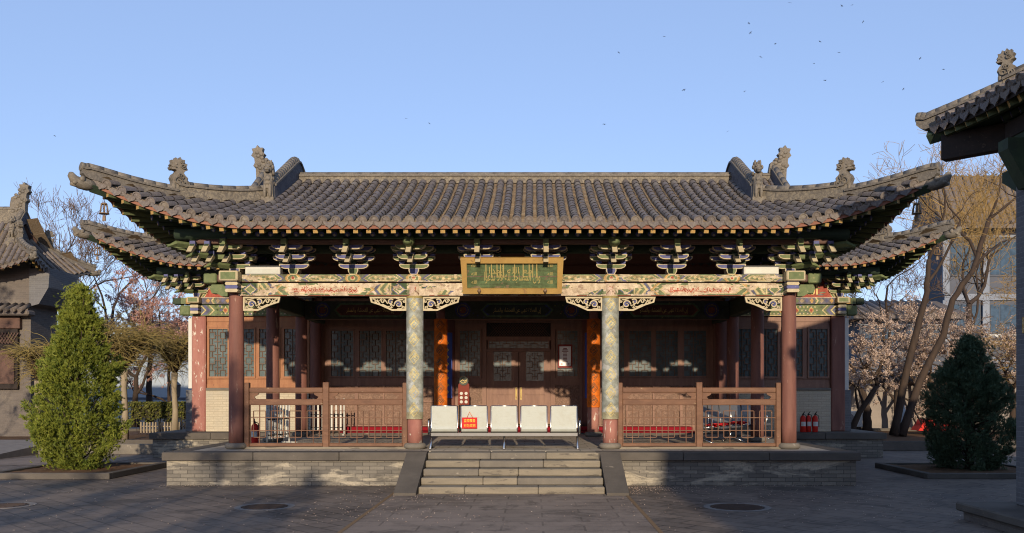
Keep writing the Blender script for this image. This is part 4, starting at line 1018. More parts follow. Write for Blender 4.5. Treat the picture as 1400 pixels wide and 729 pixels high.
beam_box(hall, 'wall_plate', -9.4, 9.4, WY, WY+.2, 5.0, 5.3, 'dark_wood')

# the recessed wall under the porch
RY = 25.4
def recess_bay(x0, x1, wins, side):
    fr = MB(); yf, yb = RY-.05, RY+.06
    fr.box(x0, x1, yf, yb, HZ, .86); fr.box(x0, x1, yf, yb, 1.98, 2.2); fr.box(x0, x1, yf, yb, 3.62, 3.72); fr.box(x0, x1, yf+.03, yb, 3.72, 3.98); fr.box(x0, x1, yf-.01, yb, 3.98, 4.5)
    cuts = [x0]+[v for w in wins for v in (w[0]-.045, w[1]+.045)]+[x1]
    for i in range(0, len(cuts), 2): fr.box(cuts[i], cuts[i+1], yf+.01, yb, 2.201, 3.619); fr.box(cuts[i], cuts[i+1], yf+.01, yb, .861, 1.979)
    fr.build('window_wall', M['wood_red'], hall)
    for a, c in wins:
        window(hall, a, c, 2.26, 3.57, RY, M['wood_red'], 7, 15)
        p = MB(); p.box(a-.04, c+.04, RY, RY+.05, .87, 1.97); pp = p.build('carved_panel', M['carved_wood'], hall)
        q = MB()
        for zz in (1.5, 1.75): q.box(a-.04, c+.04, RY-.03, RY-.001, zz, zz+.05)
        q.build('panel_rail', M['wood_red'], pp)
recess_bay(-5.62, -2.16, [(-5.42, -4.78), (-4.60, -3.97), (-3.83, -3.2), (-3.05, -2.42)], -1)
recess_bay(2.16, 5.62, [(2.42, 3.05), (3.2, 3.83), (3.97, 4.6), (4.78, 5.42)], 1)
for x in (-1.99, 1.99): column(hall, x, RY-.02, HZ, 4.2, .16, 'col_red')
for sx in (-1, 1):
    q0, q1 = sorted((sx*5.62, sx*5.94)); b = MB(); b.box(q0, q1, WY+.1, RY+.1, HZ, 4.5); b.build('jamb_wall', M['wood_red'], hall)
fr = MB(); yf, yb = RY-.05, RY+.06
fr.box(-1.84, 1.84, yf-.01, yb, 3.80, 4.6); fr.box(-1.84, -1.76, yf, yb, HZ, 3.799); fr.box(1.76, 1.84, yf, yb, HZ, 3.799)
for sx in (-1, 1):
    q = lambda a, c: sorted((sx*a, sx*c))
    x0, x1 = q(.93, 1.05); fr.box(x0, x1, yf-.02, yb, .86, 3.799)
    x0, x1 = q(1.051, 1.759); fr.box(x0, x1, yf, yb, 2.0, 2.2); fr.box(x0, x1, yf, yb, 3.62, 3.799); fr.box(x0, x1, yf, yb, HZ, .9)
fr.box(-.929, .929, yf-.02, yb, 3.3, 3.4); fr.box(-.929, .929, yf-.02, yb, 2.97, 3.03)
fr.build('door_frame', M['wood_red'], hall)
for sx in (-1, 1):
    x0, x1 = sorted((sx*1.12, sx*1.70)); window(hall, x0, x1, 2.26, 3.57, RY, M['wood_red'], 7, 15, fr=.055)
    p = MB(); p.box(min(sx*1.052, sx*1.758), max(sx*1.052, sx*1.758), RY, RY+.05, .9, 2.0); p.build('carved_panel', M['carved_wood'], hall)
window(hall, -.86, .86, 3.07, 3.26, RY, M['wood_red'], 17, 3, name='transom', fr=.035)
# diamond grille above the door
g = MB()
for k in range(34):
    x = -.95+k*.075
    for s2 in (-1, 1):
        a, c = x, x+s2*.36
        if min(a, c) > -.93 and max(a, c) < .93: g.ribbon([(a, 3.41), (c, 3.79)], .014, 'y', RY-.04-(s2 > 0)*.012, RY-.03-(s2 > 0)*.012)
gp = g.build('door_grille', M['dark_wood'], hall)
p = MB(); p.box(-.92, .92, RY, RY+.03, 3.402, 3.798); p.build('grille_back', M['black'], gp)
for sx in (-1, 1):
    x0, x1 = sorted((sx*.01, sx*.925)); d = MB(); c = (x0+x1)/2
    d.box(x0, x1, RY-.03, RY+.03, .87, 1.05); d.box(x0, x1, RY-.03, RY+.03, 1.95, 2.12); d.box(x0, x0+.16, RY-.03, RY+.03, 1.051, 1.949); d.box(x1-.16, x1, RY-.03, RY+.03, 1.051, 1.949)
    d.box(x0, x0+.2, RY-.03, RY+.03, 2.121, 2.965); d.box(x1-.2, x1, RY-.03, RY+.03, 2.121, 2.965); d.box(x0+.16, x1-.16, RY, RY+.02, 1.05, 1.95)
    d.box(x0+.16, x1-.16, RY-.03, RY+.02, 1.72, 1.78)
    dd = d.build('door', M['wood_red'], hall)
    w0, w1 = x0+.24, x1-.24
    l = lattice_mb(w0, w1, 2.16, 2.93, RY-.0, 6, 9); l.build('lattice', M['lattice'], dd)
    p = MB(); p.box(x0+.2, x1-.2, RY+.004, RY+.02, 2.12, 2.965); p.build('pane', M['glass'], dd)
    h = MB(); h.tube([(sx*.07, RY-.05, 1.62), (sx*.07, RY-.09, 1.66), (sx*.07, RY-.09, 1.86), (sx*.07, RY-.05, 1.9)], .014, 8); h.box(sx*.07-.025, sx*.07+.025, RY-.05, RY-.03, 1.58, 1.93); h.build('handle', M['gold'], dd)
b = MB(); b.box(-1.84, 1.84, 25.2, 25.45, HZ, .86); b.build('threshold', M['dark_wood'], hall)

# ================================================================== THINGS ON AND ROUND THE PORCH
# couplet boards curved round the columns
def couplet(name, x, y, z0, z1, r, base, ink, n, label, group, seed, half=1.35, worn=None, edge=None):
    W = 2*half*r; H = z1-z0; c = Canvas(W, H, 130, base)
    c.put(vnoise(c.h, c.w, (8, 2), seed) > .55, tuple(k*.86 for k in base))
    if worn: c.put(vnoise(c.h, c.w, (14, 3), seed+1, 5) > .63, worn)
    if edge: c.rect(0, W, 0, .14, tuple(.5*a+.5*b for a, b in zip(base, edge))); c.rect(0, W, H-.05, H, edge)
    rr = random.Random(seed)
    for k in range(n):
        cy = H*(k+.55)/(n+.06); cx = W/2; s_ = min(.112, H/n*.36); v = rr.random()
        for q in (1., .72):
            c.line([(cx-s_*q, cy), (cx, cy+s_*1.25*q), (cx+s_*q, cy)], .013, ink)
        c.line([(cx-s_, cy), (cx-s_*.2, cy-s_*1.0), (cx, cy-s_*1.25), (cx+s_, cy)], .013, ink)
        for j in range(3):
            a = rr.uniform(-.55, .3)*s_; b0 = rr.uniform(-.6, .25)*s_; c.line([(cx+a-s_*.3, cy+b0-s_*.25), (cx+a+s_*.35, cy+b0+s_*.4)], .012, ink)
        c.line([(cx-s_*.55, cy-.3*s_), (cx-s_*.05, cy+.25*s_), (cx+s_*.45, cy-.3*s_)], .012, ink)
        c.ell(cx+rr.uniform(-.2, .2)*s_, cy-s_*.5, .018, .014, ink, .4)
    c.grain(.15, seed)
    t = thing(name, label, 'board', (x, y, z0), 0, group)
    inv = world_matrix(t).inverted(); b = MB(); m = 16; V = []
    for i in range(m+1):
        a = -half+2*half*i/m
        for rr_, zz in ((r-.004, z0), (r-.004, z1), (r-.024, z1), (r-.024, z0)): V.append((x+rr_*math.sin(a), y-rr_*math.cos(a), zz))
    b.add(V, [(4*i+j, 4*i+4+j, 4*i+4+(j+1) % 4, 4*i+(j+1) % 4) for i in range(m) for j in range(4)]+[(0, 1, 2, 3), (4*m+3, 4*m+2, 4*m+1, 4*m)]); b.build('backing', M['dark_wood'], t)
    c.build('written_face', lambda u, v: (x+r*np.sin((u-W/2)/r), y-r*np.cos((u-W/2)/r), z0+v), t); return t
PALE = (.33, .36, .32)
couplet('couplet_board', -1.99, CY, 1.25, 3.745, .178, PALE, (.60, .51, .22), 7, 'pale board with gold diamond writing on the front column beside the red hanging sign', 'pale couplet boards', 3, worn=(.40, .43, .42), edge=(.36, .30, .12))
couplet('couplet_board', 1.99, CY, 1.25, 3.745, .178, PALE, (.60, .51, .22), 7, 'pale board with gold diamond writing on the front column nearest the framed notice', 'pale couplet boards', 8, worn=(.42, .44, .42), edge=(.36, .30, .12))
ORG = (.74, .18, .014)
couplet('couplet_board', -1.99, 22.9, 1.4, 3.70, .178, ORG, (.12, .085, .05), 7, 'orange board with dark diamond writing on the inner column beside the dial board', 'orange couplet boards', 14)
couplet('couplet_board', 1.99, 22.9, 1.4, 3.70, .178, ORG, (.12, .085, .05), 7, 'orange board with dark diamond writing on the inner column near the framed notice', 'orange couplet boards', 17)
for sx, lb in ((-1, 'narrow blue board hanging behind the orange column by the dial board'), (1, 'narrow blue board hanging behind the orange column by the framed notice')):
    t = thing('couplet_board', lb, 'board', (sx*1.75, RY-.25, 1.5), 0, 'blue couplet boards')
    b = MB(); b.bbox(sx*2.04-.14, sx*2.04+.14, RY-.26, RY-.22, 1.62, 3.5, .008); b.build('backing', M['blue_board'], t)
    for k in range(8):
        b = MB(); b.prism([(sx*2.04-.05, 1.8+.2*k), (sx*2.04, 1.74+.2*k), (sx*2.04+.05, 1.8+.2*k), (sx*2.04, 1.86+.2*k)], 'y', RY-.266, RY-.261); b.build('gilt_diamond', M['gold'], t)

# the name board over the middle bay
pl = thing('name_board', 'green name board with carved Arabic writing in a gilt wooden frame', 'sign', (0, 17.62, 3.80))
TL = math.atan2(.30, .78); 
def tilt(p): # the board leans forward: local x, height up the board, outwards
    return (p[0], 17.66-math.sin(TL)*p[1]-math.cos(TL)*p[2], 3.79+math.cos(TL)*p[1]-math.sin(TL)*p[2])
def tmb(b): b.v = [tilt((x, z, -y)) for x, y, z in b.v]; return b
PW, PH = 2.04, .73
c = Canvas(PW-.24, PH-.22, 70, (.105, .155, .07)); c.put(vnoise(c.h, c.w, (20, 3), 5) > .56, (.085, .12, .055)); c.put((vnoise(c.h, c.w, (3, 9), 8, 5) > .64), (.18, .15, .09)); c.rect(0, 2, .22, .235, (.19, .13, .10))
c.grain(.2, 8)
c.build('green_field', lambda u, v: (u-(PW-.24)/2, 17.66-math.sin(TL)*(v+.11)-math.cos(TL)*.012, 3.79+math.cos(TL)*(v+.11)-math.sin(TL)*.012), pl)
b = MB()
for poly in ([(-PW/2, PH), (PW/2, PH), (PW/2-.12, PH-.11), (-PW/2+.12, PH-.11)], [(-PW/2, PH), (-PW/2+.12, PH-.11), (-PW/2+.12, .11), (-PW/2+.03, 0)], [(PW/2, PH), (PW/2-.03, 0), (PW/2-.12, .11), (PW/2-.12, PH-.11)], [(-PW/2+.03, 0), (-PW/2+.12, .11), (PW/2-.12, .11), (PW/2-.03, 0)]):
    b.prism(poly, 'y', -.07, .02)
tmb(b).build('gilt_frame', M['gilt_wood'], pl)
b = MB(); b.box(-PW/2+.06, PW/2-.06, .021, .05, .03, PH-.03); tmb(b).build('back_boards', M['dark_wood'], pl)
wr = text_mb(shape_arabic('وأن المساجد لله فلا تدعوا'), -.56, .56, .20, .50, -.016, weight=.0); w2 = text_mb(shape_arabic('مع الله أحدا'), -.46, .40, .33, .58, -.018, weight=.0); wr.add(w2.v, w2.f)
for x in (-.52, -.41, -.30, -.23, -.17, .05, .22, .34, .41, .49): wr.box(x-.010, x+.010, -.02, -.014, .32, .615)
for sx in (-1, 1):
    for zz in (.23, .40, .57): 
        w3 = text_mb(shape_arabic('الله'), sx*.76-.055, sx*.76+.055, zz-.035, zz+.035, -.016, weight=.012); wr.add(w3.v, w3.f)
tmb(wr).build('lettering', m_plain('faded_gilt', (.36, .29, .11), .5), pl)
b = MB()
for x in (-.66, .66): b.tube([(x, -.085, .02), (x, -.085, .11)], .022, 8); b.blob((x, -.09, .07), (.04, .03, .035))
tmb(b).build('hanger', M['bronze'], pl)

# white lamp housings lying on the beam
for x, lb in ((-5.06, 'long white lamp housing lying on the beam, at the stair slab side without petals'), (5.04, 'long white lamp housing')): pass
for x, lb in ((-5.06, 'long white lamp housing on the painted beam, nearer the bright green conifer'), (5.04, 'long white lamp housing on the painted beam, nearer the red fire extinguishers')):
    t = thing('floodlight', lb, 'lamp', (x, CY-.02, 4.18), 0, 'lamp housings on the beam')
    b = MB(); b.bbox(x-.355, x+.355, CY-.13, CY+.07, 4.182, 4.335, .012); b.build('housing', M['white'], t)
    b = MB(); b.box(x-.32, x+.32, CY-.136, CY-.1295, 4.20, 4.29); b.build('lens', M['seat_metal'], t)
    b = MB(); b.bbox(x-.37, x+.37, CY-.15, CY+.08, 4.338, 4.352, .004); b.build('lid', M['beam_grey'], t)

# balustrades
def balustrade(x0, x1, lb):
    t = thing('balustrade', lb, 'balustrade', ((x0+x1)/2, CY, PZ), 0, 'balustrades between the front columns')
    xm = (x0+x1)/2; pw = .062
    posts = [(x0, x0+pw*1.6), (xm-pw, xm+pw), (x1-pw*1.6, x1)]
    for i, (a, c) in enumerate(posts):
        b = MB(); b.bbox(a, c, CY-.06, CY+.06, PZ+.002, 2.0 if i == 1 else 1.99, .012); b.build('post', M['rail_wood'], t)
    b = MB(); b.box(x0, x1, CY-.07, CY+.07, PZ-.0, PZ+.045); b.build('sill', M['stone_lt'], t)
    for a, c in ((posts[0][1], posts[1][0]), (posts[1][1], posts[2][0])):
        for z0, z1 in ((1.79, 1.89), (1.53, 1.655), (PZ+.05, PZ+.12)):
            b = MB(); b.bbox(a+.001, c-.001, CY-.045, CY+.045, z0, z1, .012); b.build('rail', M['rail_wood'], t)
        b = MB(); w = c-a   # fretted board with a long opening
        b.prism([(a+.002, 1.656), (a+.13, 1.656), (a+.09, 1.70), (a+.17, 1.74), (a+.20, 1.789), (a+.002, 1.789)], 'y', CY-.02, CY+.02)
        b.prism([(c-.002, 1.656), (c-.002, 1.789), (c-.20, 1.789), (c-.17, 1.74), (c-.09, 1.70), (c-.13, 1.656)], 'y', CY-.02, CY+.02)
        b.prism([(a+.201, 1.789), (a+.201, 1.772), (c-.201, 1.772), (c-.201, 1.789)], 'y', CY-.02, CY+.02); b.build('fretted_board', M['rail_wood'], t)
        z0, z1 = PZ+.121, 1.529; h = z1-z0; g = MB(); q = .0075
        for f in (.135, .378, .622, .865): g.box(a+w*f-q, a+w*f+q, CY-.015, CY+.015, z0, z1)
        for f in (.33, .67): g.box(a, c, CY-.012, CY+.012, z0+h*f-q, z0+h*f+q)
        for f in (.135, .378, .622, .865):
            l, r = a+w*(f-.083), a+w*(f+.083)
            for x in (l, r): g.box(x-q, x+q, CY-.0135, CY+.0135, z0+h*.15, z0+h*.85)
            for zz in (.15, .85): g.box(l+q, r-q, CY-.0125, CY+.0125, z0+h*zz-q, z0+h*zz+q)
        for x in (a+.012, c-.012): g.box(x-q, x+q, CY-.0125, CY+.0125, z0, z1)
        g.build('lattice', M['rail_wood'], t)
balustrade(-5.46, -2.14, 'brown wooden balustrade with white barriers standing behind it')
balustrade(2.14, 5.46, 'brown wooden balustrade with shiny metal seats behind it')

# five-seat waiting bench
def bench(lb, loc, rz, mat, grp='metal waiting benches'):
    t = thing('waiting_bench', lb, 'bench', loc, rz, grp); pitch = .605; sw = .515
    for k in range(5):
        x = (k-2)*pitch; b = MB(); pr = [(-.10, .36), (-.045, .335), (-.02, .355), (-.03, .40), (-.075, .46), (-.115, .86), (-.135, .875), (-.14, .86), (-.10, .455), (-.125, .40)]
        b.prism(pr, 'x', x-sw/2, x+sw/2, 0); o = b.build('backrest', M[mat], t, world_coords=False)
        b = MB()
        for s2 in (-1, 1): b.tube([(x+s2*(sw/2+.006), -.145, .87), (x+s2*(sw/2+.006), -.10, .45), (x+s2*(sw/2+.006), -.12, .40), (x+s2*(sw/2+.006), -.06, .345), (x+s2*(sw/2+.006), .30, .40)], .012, 6)
        b.tube([(x-sw/2, -.13, .873), (x+sw/2, -.13, .873)], .012, 6); b.build('edge_tube', M['steel'], o, world_coords=False)
        b = MB(); b.prism([(-.019, .36), (-.03, .34), (.22, .355), (.40, .375), (.44, .35), (.45, .36), (.41, .392), (.22, .375)], 'x', x-sw/2, x+sw/2); b.build('seat', M[mat], t, world_coords=False)
    b = MB(); b.bbox(-1.50, 1.50, .0, .08, .25, .33, .01); b.build('beam', M['beam_grey'], t, world_coords=False)
    for x in (-1.49, 0, 1.49):
        b = MB(); b.tube([(x, .04, .25), (x, .02, .12), (x, -.14, .015)], .022, 8); b.tube([(x, .03, .14), (x, .34, .015)], .022, 8)
        for y in (-.15, .35): b.lathe([(.03, 0), (.03, .02)], x, y, 8)
        b.build('leg', M['steel'], t, world_coords=False)
    for x in (-1.535, 1.535):
        b = MB(); b.tube([(x, .0, .30), (x, -.06, .42), (x, -.05, .56), (x, -.02, .59), (x, .2, .60), (x, .30, .56), (x, .28, .40), (x, .10, .30)], .018, 8); b.build('armrest', M['steel'], t, world_coords=False)
    return t
bench('cream five seat waiting bench seen from behind at the top of the steps', (-.17, 17.88, PZ+.004), 0, 'seat_metal')
bench('bare steel waiting bench with red papers on its seats behind the balustrade', (5.0, 20.5, PZ+.004), R(233), 'beam_grey')
rp = MB(); rg = random.Random(4)
for k in range(26):
    xl = rg.uniform(-.3, 1.25); yl = rg.uniform(.08, .36); cc, ss = math.cos(R(233)), math.sin(R(233)); x = 5.0+cc*xl-ss*yl; y = 20.5+ss*xl+cc*yl; a = rg.uniform(0, 3); w, h = rg.uniform(.06, .13), rg.uniform(.05, .09); z = PZ+.41+rg.uniform(0, .05)
    u = Vector((math.cos(a), math.sin(a), rg.uniform(-.2, .2))); v = Vector((-math.sin(a), math.cos(a), rg.uniform(-.2, .2))); p = Vector((x, y, z)); n = u.cross(v)*.008
    q = [p+u*w+v*h, p-u*w+v*h, p-u*w-v*h, p+u*w-v*h]; rp.add([a_ for a_ in q]+[a_+n for a_ in q], [(3, 2, 1, 0), (4, 5, 6, 7)]+[(j, (j+1) % 4, 4+(j+1) % 4, 4+j) for j in range(4)])
tag(rp.build('paper_pile', M['red_sign']), 'heap of red papers lying on the bare steel bench', 'papers')

# red notice hung on the bench
sg = thing('hanging_sign', 'small red sign with yellow Chinese writing hung on the bench back', 'sign', (-.93, 17.70, 1.05))
X0, X1, Y0 = -1.02, -.71, 17.715
b = MB(); b.bbox(X0, X1, Y0, Y0+.012, 1.06, 1.285, .003); b.build('board', M['red_sign'], sg)
for s_, z0, z1 in (('监控覆盖', 1.19, 1.255), ('行为文明', 1.09, 1.155)): text_mb(s_, X0+.04, X1-.04, z0, z1, Y0-.003, weight=.0).build('lettering', M['yellow'], sg)
b = MB(); xm = (X0+X1)/2; b.tube([(X0+.10, Y0+.004, 1.28), (xm, Y0-.005, 1.40), (X1-.09, Y0+.004, 1.28)], .006, 6); b.build('ribbon', M['orange'], sg)

# prayer-time dial board on its stand
db = thing('dial_board', 'red board with six white dials under a round ornament, on a stand', 'board', (-1.47, 23.9, HZ))
x, y = -1.47, 23.9
b = MB(); b.prism([(x-.15, 1.45), (x+.15, 1.45), (x+.15, 2.0), (x+.10, 2.06), (x-.10, 2.06), (x-.15, 2.0)], 'y', y-.02, y+.02); b.build('panel', m_plain('dial_red', (.17, .022, .010), .5), db)
for i in range(2):
    for j in range(3): b = MB(); b.tube([(x-.065+.13*i, y-.034, 1.53+.115*j), (x-.065+.13*i, y-.019, 1.53+.115*j)], .042, 16, 0, False); b.build('dial', M['white'], db)
b = MB(); b.tube([(x, y-.045, 2.10), (x, y+.0, 2.10)], .125, 24, 0, False); o = b.build('round_ornament', m_plain('ornament_dark', (.05, .06, .045), .4), db)
b = MB(); b.ribbon([(x-.09, 2.08), (x-.03, 2.13), (x+.03, 2.09), (x+.09, 2.13)], .02, 'y', y-.052, y-.046); b.ribbon([(x-.07, 2.05), (x, 2.04), (x+.08, 2.08)], .018, 'y', y-.052, y-.046); b.build('gilt_writing', M['gold'], o)
b = MB()
for s2 in (-1, 1): b.tube([(x+s2*.12, y, 1.46), (x+s2*.12, y, PZ+.04)], .016, 8); b.tube([(x+s2*.12, y-.2, PZ+.06), (x+s2*.12, y+.2, PZ+.06)], .016, 8)
b.build('stand', M['black'], db)

# framed notice by the door
nb = thing('framed_notice', 'white notice with red lines in a dark red frame beside the door', 'notice', (1.38, RY-.1, 2.6))
x0, x1, z0, z1, y = 1.13, 1.55, 2.50, 3.17, RY-.085
b = MB()
for q in ((x0, x1, z1-.055, z1), (x0, x1, z0, z0+.055), (x0, x0+.045, z0+.056, z1-.056), (x1-.045, x1, z0+.056, z1-.056)): b.box(q[0], q[1], y-.02, y+.02, q[2], q[3])
b.build('frame', m_plain('notice_frame', (.17, .010, .008), .4), nb)
c = Canvas(x1-x0-.09, z1-z0-.11, 150, (.86, .86, .84)); cx = c.W/2
for k, (hw, zz) in enumerate([(.05, .50), (.075, .46), (.09, .42), (.05, .37), (.06, .33), (.06, .29), (.06, .25), (.06, .21), (.06, .17), (.07, .13)]): c.rect(cx-hw, cx+hw, zz-.012, zz+.012, (.16, .02, .016))
for s2 in (-1, 1): c.rect(cx+s2*.10-.025, cx+s2*.10+.025, .035, .065, (.25, .05, .04)); 
c.build('paper', lambda u, v: (x0+.045+u, y-.004+0*u, z0+.055+v), nb, m_print())

# red carpet on the step before the doors
b = MB()
for x0, x1 in ((-4.9, -1.92), (-1.92, 1.92), (1.92, 4.9)): b.bbox(x0, x1, 24.03 if x0 == -1.92 else 24.05, 25.15, HZ+.002, HZ+.03, .008)
b.bbox(-4.9, 4.9, 24.55, 25.1, HZ+.032, HZ+.14, .02)
tag(b.build('carpet', M['red_cloth']), 'long red carpet laid along the foot of the hall wall', 'carpet')

# fire extinguishers
def extinguisher(x, y, z, lb, first=[None]):
    if first[0] is None:
        t = thing('fire_extinguisher', lb, 'fire extinguisher', (x, y, z), 0, 'fire extinguishers')
        b = MB(); b.lathe([(.07, 0), (.078, .015), (.078, .38), (.07, .42), (.04, .455), (.022, .465)], 0, 0, 18); body = b.build('cylinder', M['red_gloss'], t, world_coords=False)
        b = MB(); n = 8; b.add([(.0795*math.sin(a), -.0795*math.cos(a), zz) for zz in (.17, .29) for a in [(-1+2*i/n) for i in range(n+1)]], [(i, i+1, n+2+i, n+1+i) for i in range(n)]); b.build('paper_label', M['white'], body, world_coords=False)
        b = MB(); b.lathe([(.02, .465), (.02, .51)], 0, 0, 10); b.tube([(0, 0, .50), (0, -.09, .53)], .01, 6); b.tube([(0, 0, .515), (.02, -.10, .57)], .01, 6); b.build('valve_handle', M['black'], t, world_coords=False)
        b = MB(); b.tube([(.02, 0, .49), (.08, -.02, .47), (.10, -.03, .36), (.095, -.03, .14)], .011, 6); b.build('hose', M['black'], t, world_coords=False); first[0] = t; return t
    t = copy_tree(first[0]); t.location = (x, y, z); t['label'] = lb; return t
extinguisher(at(1097, 591, 24.4).x, 24.35, HZ+.003, 'red fire extinguisher by the brick plinth, closest to the corner column')
extinguisher(at(1105.5, 591, 24.4).x, 24.43, HZ+.003, 'red fire extinguisher by the brick plinth, middle one of three')
extinguisher(at(1114, 591, 24.4).x, 24.38, HZ+.003, 'red fire extinguisher by the brick plinth, farthest from the corner column')
extinguisher(-5.70, 19.3, PZ+.003, 'red fire extinguisher standing alone behind the balustrade post')
# white barriers stored at the end of the porch
def barrier(x, y, rz, lb):
    t = thing('crowd_barrier', lb, 'barrier', (x, y, PZ+.003), rz, 'white barriers behind the balustrade')
    for s2 in (-1, 1): b = MB(); b.tube([(s2*.45, 0, 0), (s2*.45, 0, .98)], .022, 8); b.box(s2*.45-.025, s2*.45+.025, -.2, .2, 0, .02); b.build('post', M['white'], t, world_coords=False)
    b = MB()
    for zz in (.2, .55, .9): b.tube([(-.45, 0, zz), (.45, 0, zz)], .016, 8)
    b.build('rail', M['black'], t, world_coords=False)
    b = MB()
    for k in range(7): b.box(-.36+.12*k-.022, -.36+.12*k+.022, -.012, .012, .12, .97)
    b.build('picket', M['white'], t, world_coords=False)
barrier(-5.12, 23.6, R(4), 'white picket barrier standing farther back by the inner column')
barrier(-5.3, 19.7, R(74), 'white picket barrier standing turned behind the solitary extinguisher')

# bells under the eave corners
def wind_bell(p, lb):
    t = thing('wind_bell', lb, 'bell', p, 0, 'wind bells under the eave corners'); s_ = 1.0
    b = MB(); b.tube([(0, 0, 0), (0, 0, -.13)], .008, 6); b.build('hook', M['iron'], t, world_coords=False)
    b = MB()
    for k in range(6):
        a = k*math.pi/3; c, n = math.cos(a), math.sin(a); b.tube([(.03*c, .03*n, -.13), (.075*c, .075*n, -.2), (.10*c, .10*n, -.38)], .016, 5)
    b.lathe([(.02, -.12), (.07, -.14), (.075, -.17)], 0, 0, 10); b.lathe([(.115, -.37), (.115, -.39)], 0, 0, 12); b.build('bell_cage', M['bronze'], t, world_coords=False)
    b = MB(); b.tube([(0, 0, -.15), (0, 0, -.42)], .006, 5); b.prism([(-.04, -.55), (.04, -.55), (.03, -.42), (-.03, -.42)], 'y', -.015, .015); b.build('clapper', M['bronze'], t, world_coords=False); return t
for rf, sx, lb in ((PR, -1, 'bronze wind bell under the porch roof corner above the bright conifer'), (PR, 1, 'dark wind bell under the porch roof corner close to the near pavilion'), (HR, -1, 'small wind bell under the lower hall eave, on the side of the bright conifer'), (HR, 1, 'small wind bell under the lower hall eave, in front of the golden twigs')):
    p = rf.P('front', sx*(rf.E-.12), .12, -.30); wind_bell(p, lb).scale = (.78, .78, .78)

# ================================================================== THE COURT
for X, Y, r, lb in ((at(362, 693, 13.75).x, 13.75, .36, 'round iron manhole cover in the paving before the left balustrade'), (at(1008, 694, 13.7).x, 13.7, .42, 'larger iron manhole cover with a pale ring in the shaded paving'), (at(8, 691, 13.9).x, 13.9, .33, 'iron manhole cover at the frame edge near the bright conifer bed')):
    t = thing('manhole_cover', lb, 'manhole cover', (X, Y, 0), 0, 'manhole covers')
    b = MB(); b.lathe([(r+.1, .001), (r+.1, .006), (r, .006), (r, .001)], X, Y, 36, 0, False); b.build('ring', M['concrete'], t)
    b = MB(); b.lathe([(r-.015, .001), (r-.015, .008)], X, Y, 36, 0, False)
    for k in range(-3, 4): w = math.sqrt(max(.001, (r-.05)**2-(k*r/4)**2)); b.box(X-w, X+w, Y+k*r/4-.02, Y+k*r/4+.02, .008, .013)
    b.build('cover', M['iron'], t)
def planting_bed(x0, x1, y0, y1, h, lb):
    t = thing('planting_bed', lb, 'planting bed', ((x0+x1)/2, (y0+y1)/2, 0)); k = .14
    for a, c, d, e in ((x0, x1, y0, y0+k), (x0, x1, y1-k, y1), (x0, x0+k, y0+k+.002, y1-k-.002), (x1-k, x1, y0+k+.002, y1-k-.002)):
        b = MB(); b.bbox(a, c, d, e, 0, h, .012); b.build('kerb', M['stone_dk'], t)
    b = MB(); n = 14; r = random.Random(3)
    V = [(x0+k+(x1-x0-2*k)*i/n, y0+k+(y1-y0-2*k)*j/n, h*.55+r.uniform(0, .035)) for j in range(n+1) for i in range(n+1)]
    b.add(V, [(j*(n+1)+i, j*(n+1)+i+1, (j+1)*(n+1)+i+1, (j+1)*(n+1)+i) for j in range(n) for i in range(n)]); b.build('soil', M['soil'], t)
planting_bed(-10.9, -8.3, 18.05, 20.9, .13, 'kerbed square bed of bare soil round the bright green conifer')
planting_bed(8.55, 11.5, 18.1, 20.9, .12, 'kerbed square bed of bare soil round the dark shaded conifer')
planting_bed(-21, -10.4, 27.5, 36, .30, 'raised bed with a stone edge along the clipped hedge')
planting_bed(10.9, 24, 26.8, 36.4, .30, 'raised bed with a stone edge before the courtyard wall')
sheet('pavement', -13.5, -10.3, 21.5, 27.4, .006, M['path'])
b = MB(); b.prism([(21.5, 0), (26.8, .34), (26.8, 0)], 'x', -16.5, -13.9); tag(b.build('ramp', M['concrete']), 'sloping grey stone ramp beside the low terrace', 'ramp')
b = MB(); b.bbox(-13.8, -13.0, 25.2, 25.5, 0, .5, .02); b.bbox(-13.0, -10.3, 25.25, 25.45, 0, .30, .02); tag(b.build('low_wall', M['stone']), 'low stone wall with a square end block behind the bright conifer', 'wall')
# fallen petals
b = MB(); r = random.Random(9)
def petal(x, y, z):
    a = r.uniform(0, 6.28); s_ = r.uniform(.006, .014); u = (math.cos(a)*s_, math.sin(a)*s_); b.add([(x-u[0], y-u[1], z), (x+u[1], y-u[0], z+.008), (x+u[0], y+u[1], z+.003), (x-u[1], y+u[0], z+.010)], [(0, 1, 2, 3)])
for k in range(1700):
    q = r.random()
    if q < .30: petal(r.uniform(-12, 12), r.uniform(10.5, 18), .012)
    elif q < .55: petal(r.gauss(2.4, .9), 15.9+abs(r.gauss(0, .5))*-1+.6, .012)
    elif q < .72: petal(r.uniform(-6.7, 6.7), 16.84-abs(r.gauss(0, .12)), .012)
    elif q < .86: petal(r.gauss(-1.9, .8), r.uniform(12, 16), .012)
    else: petal(r.gauss(5, 2.4), r.uniform(12.5, 16.7), .012)
tag(b.build('fallen_petals', M['blossom']), 'pale petals and crumbs scattered over the paving', 'petals', kind='stuff')

# ================================================================== BUILDINGS ROUND THE COURT
# near pavilion at the frame edge
pav = thing('corner_pavilion', 'near grey brick pavilion with an upturned eave at the frame edge', 'pavilion', (10.8, 8.6, 0))
VR = Roof(11.0, 4.2, 13.0, 4.4, .9, 5.74, .40, .03, .06, .22, 2.2)

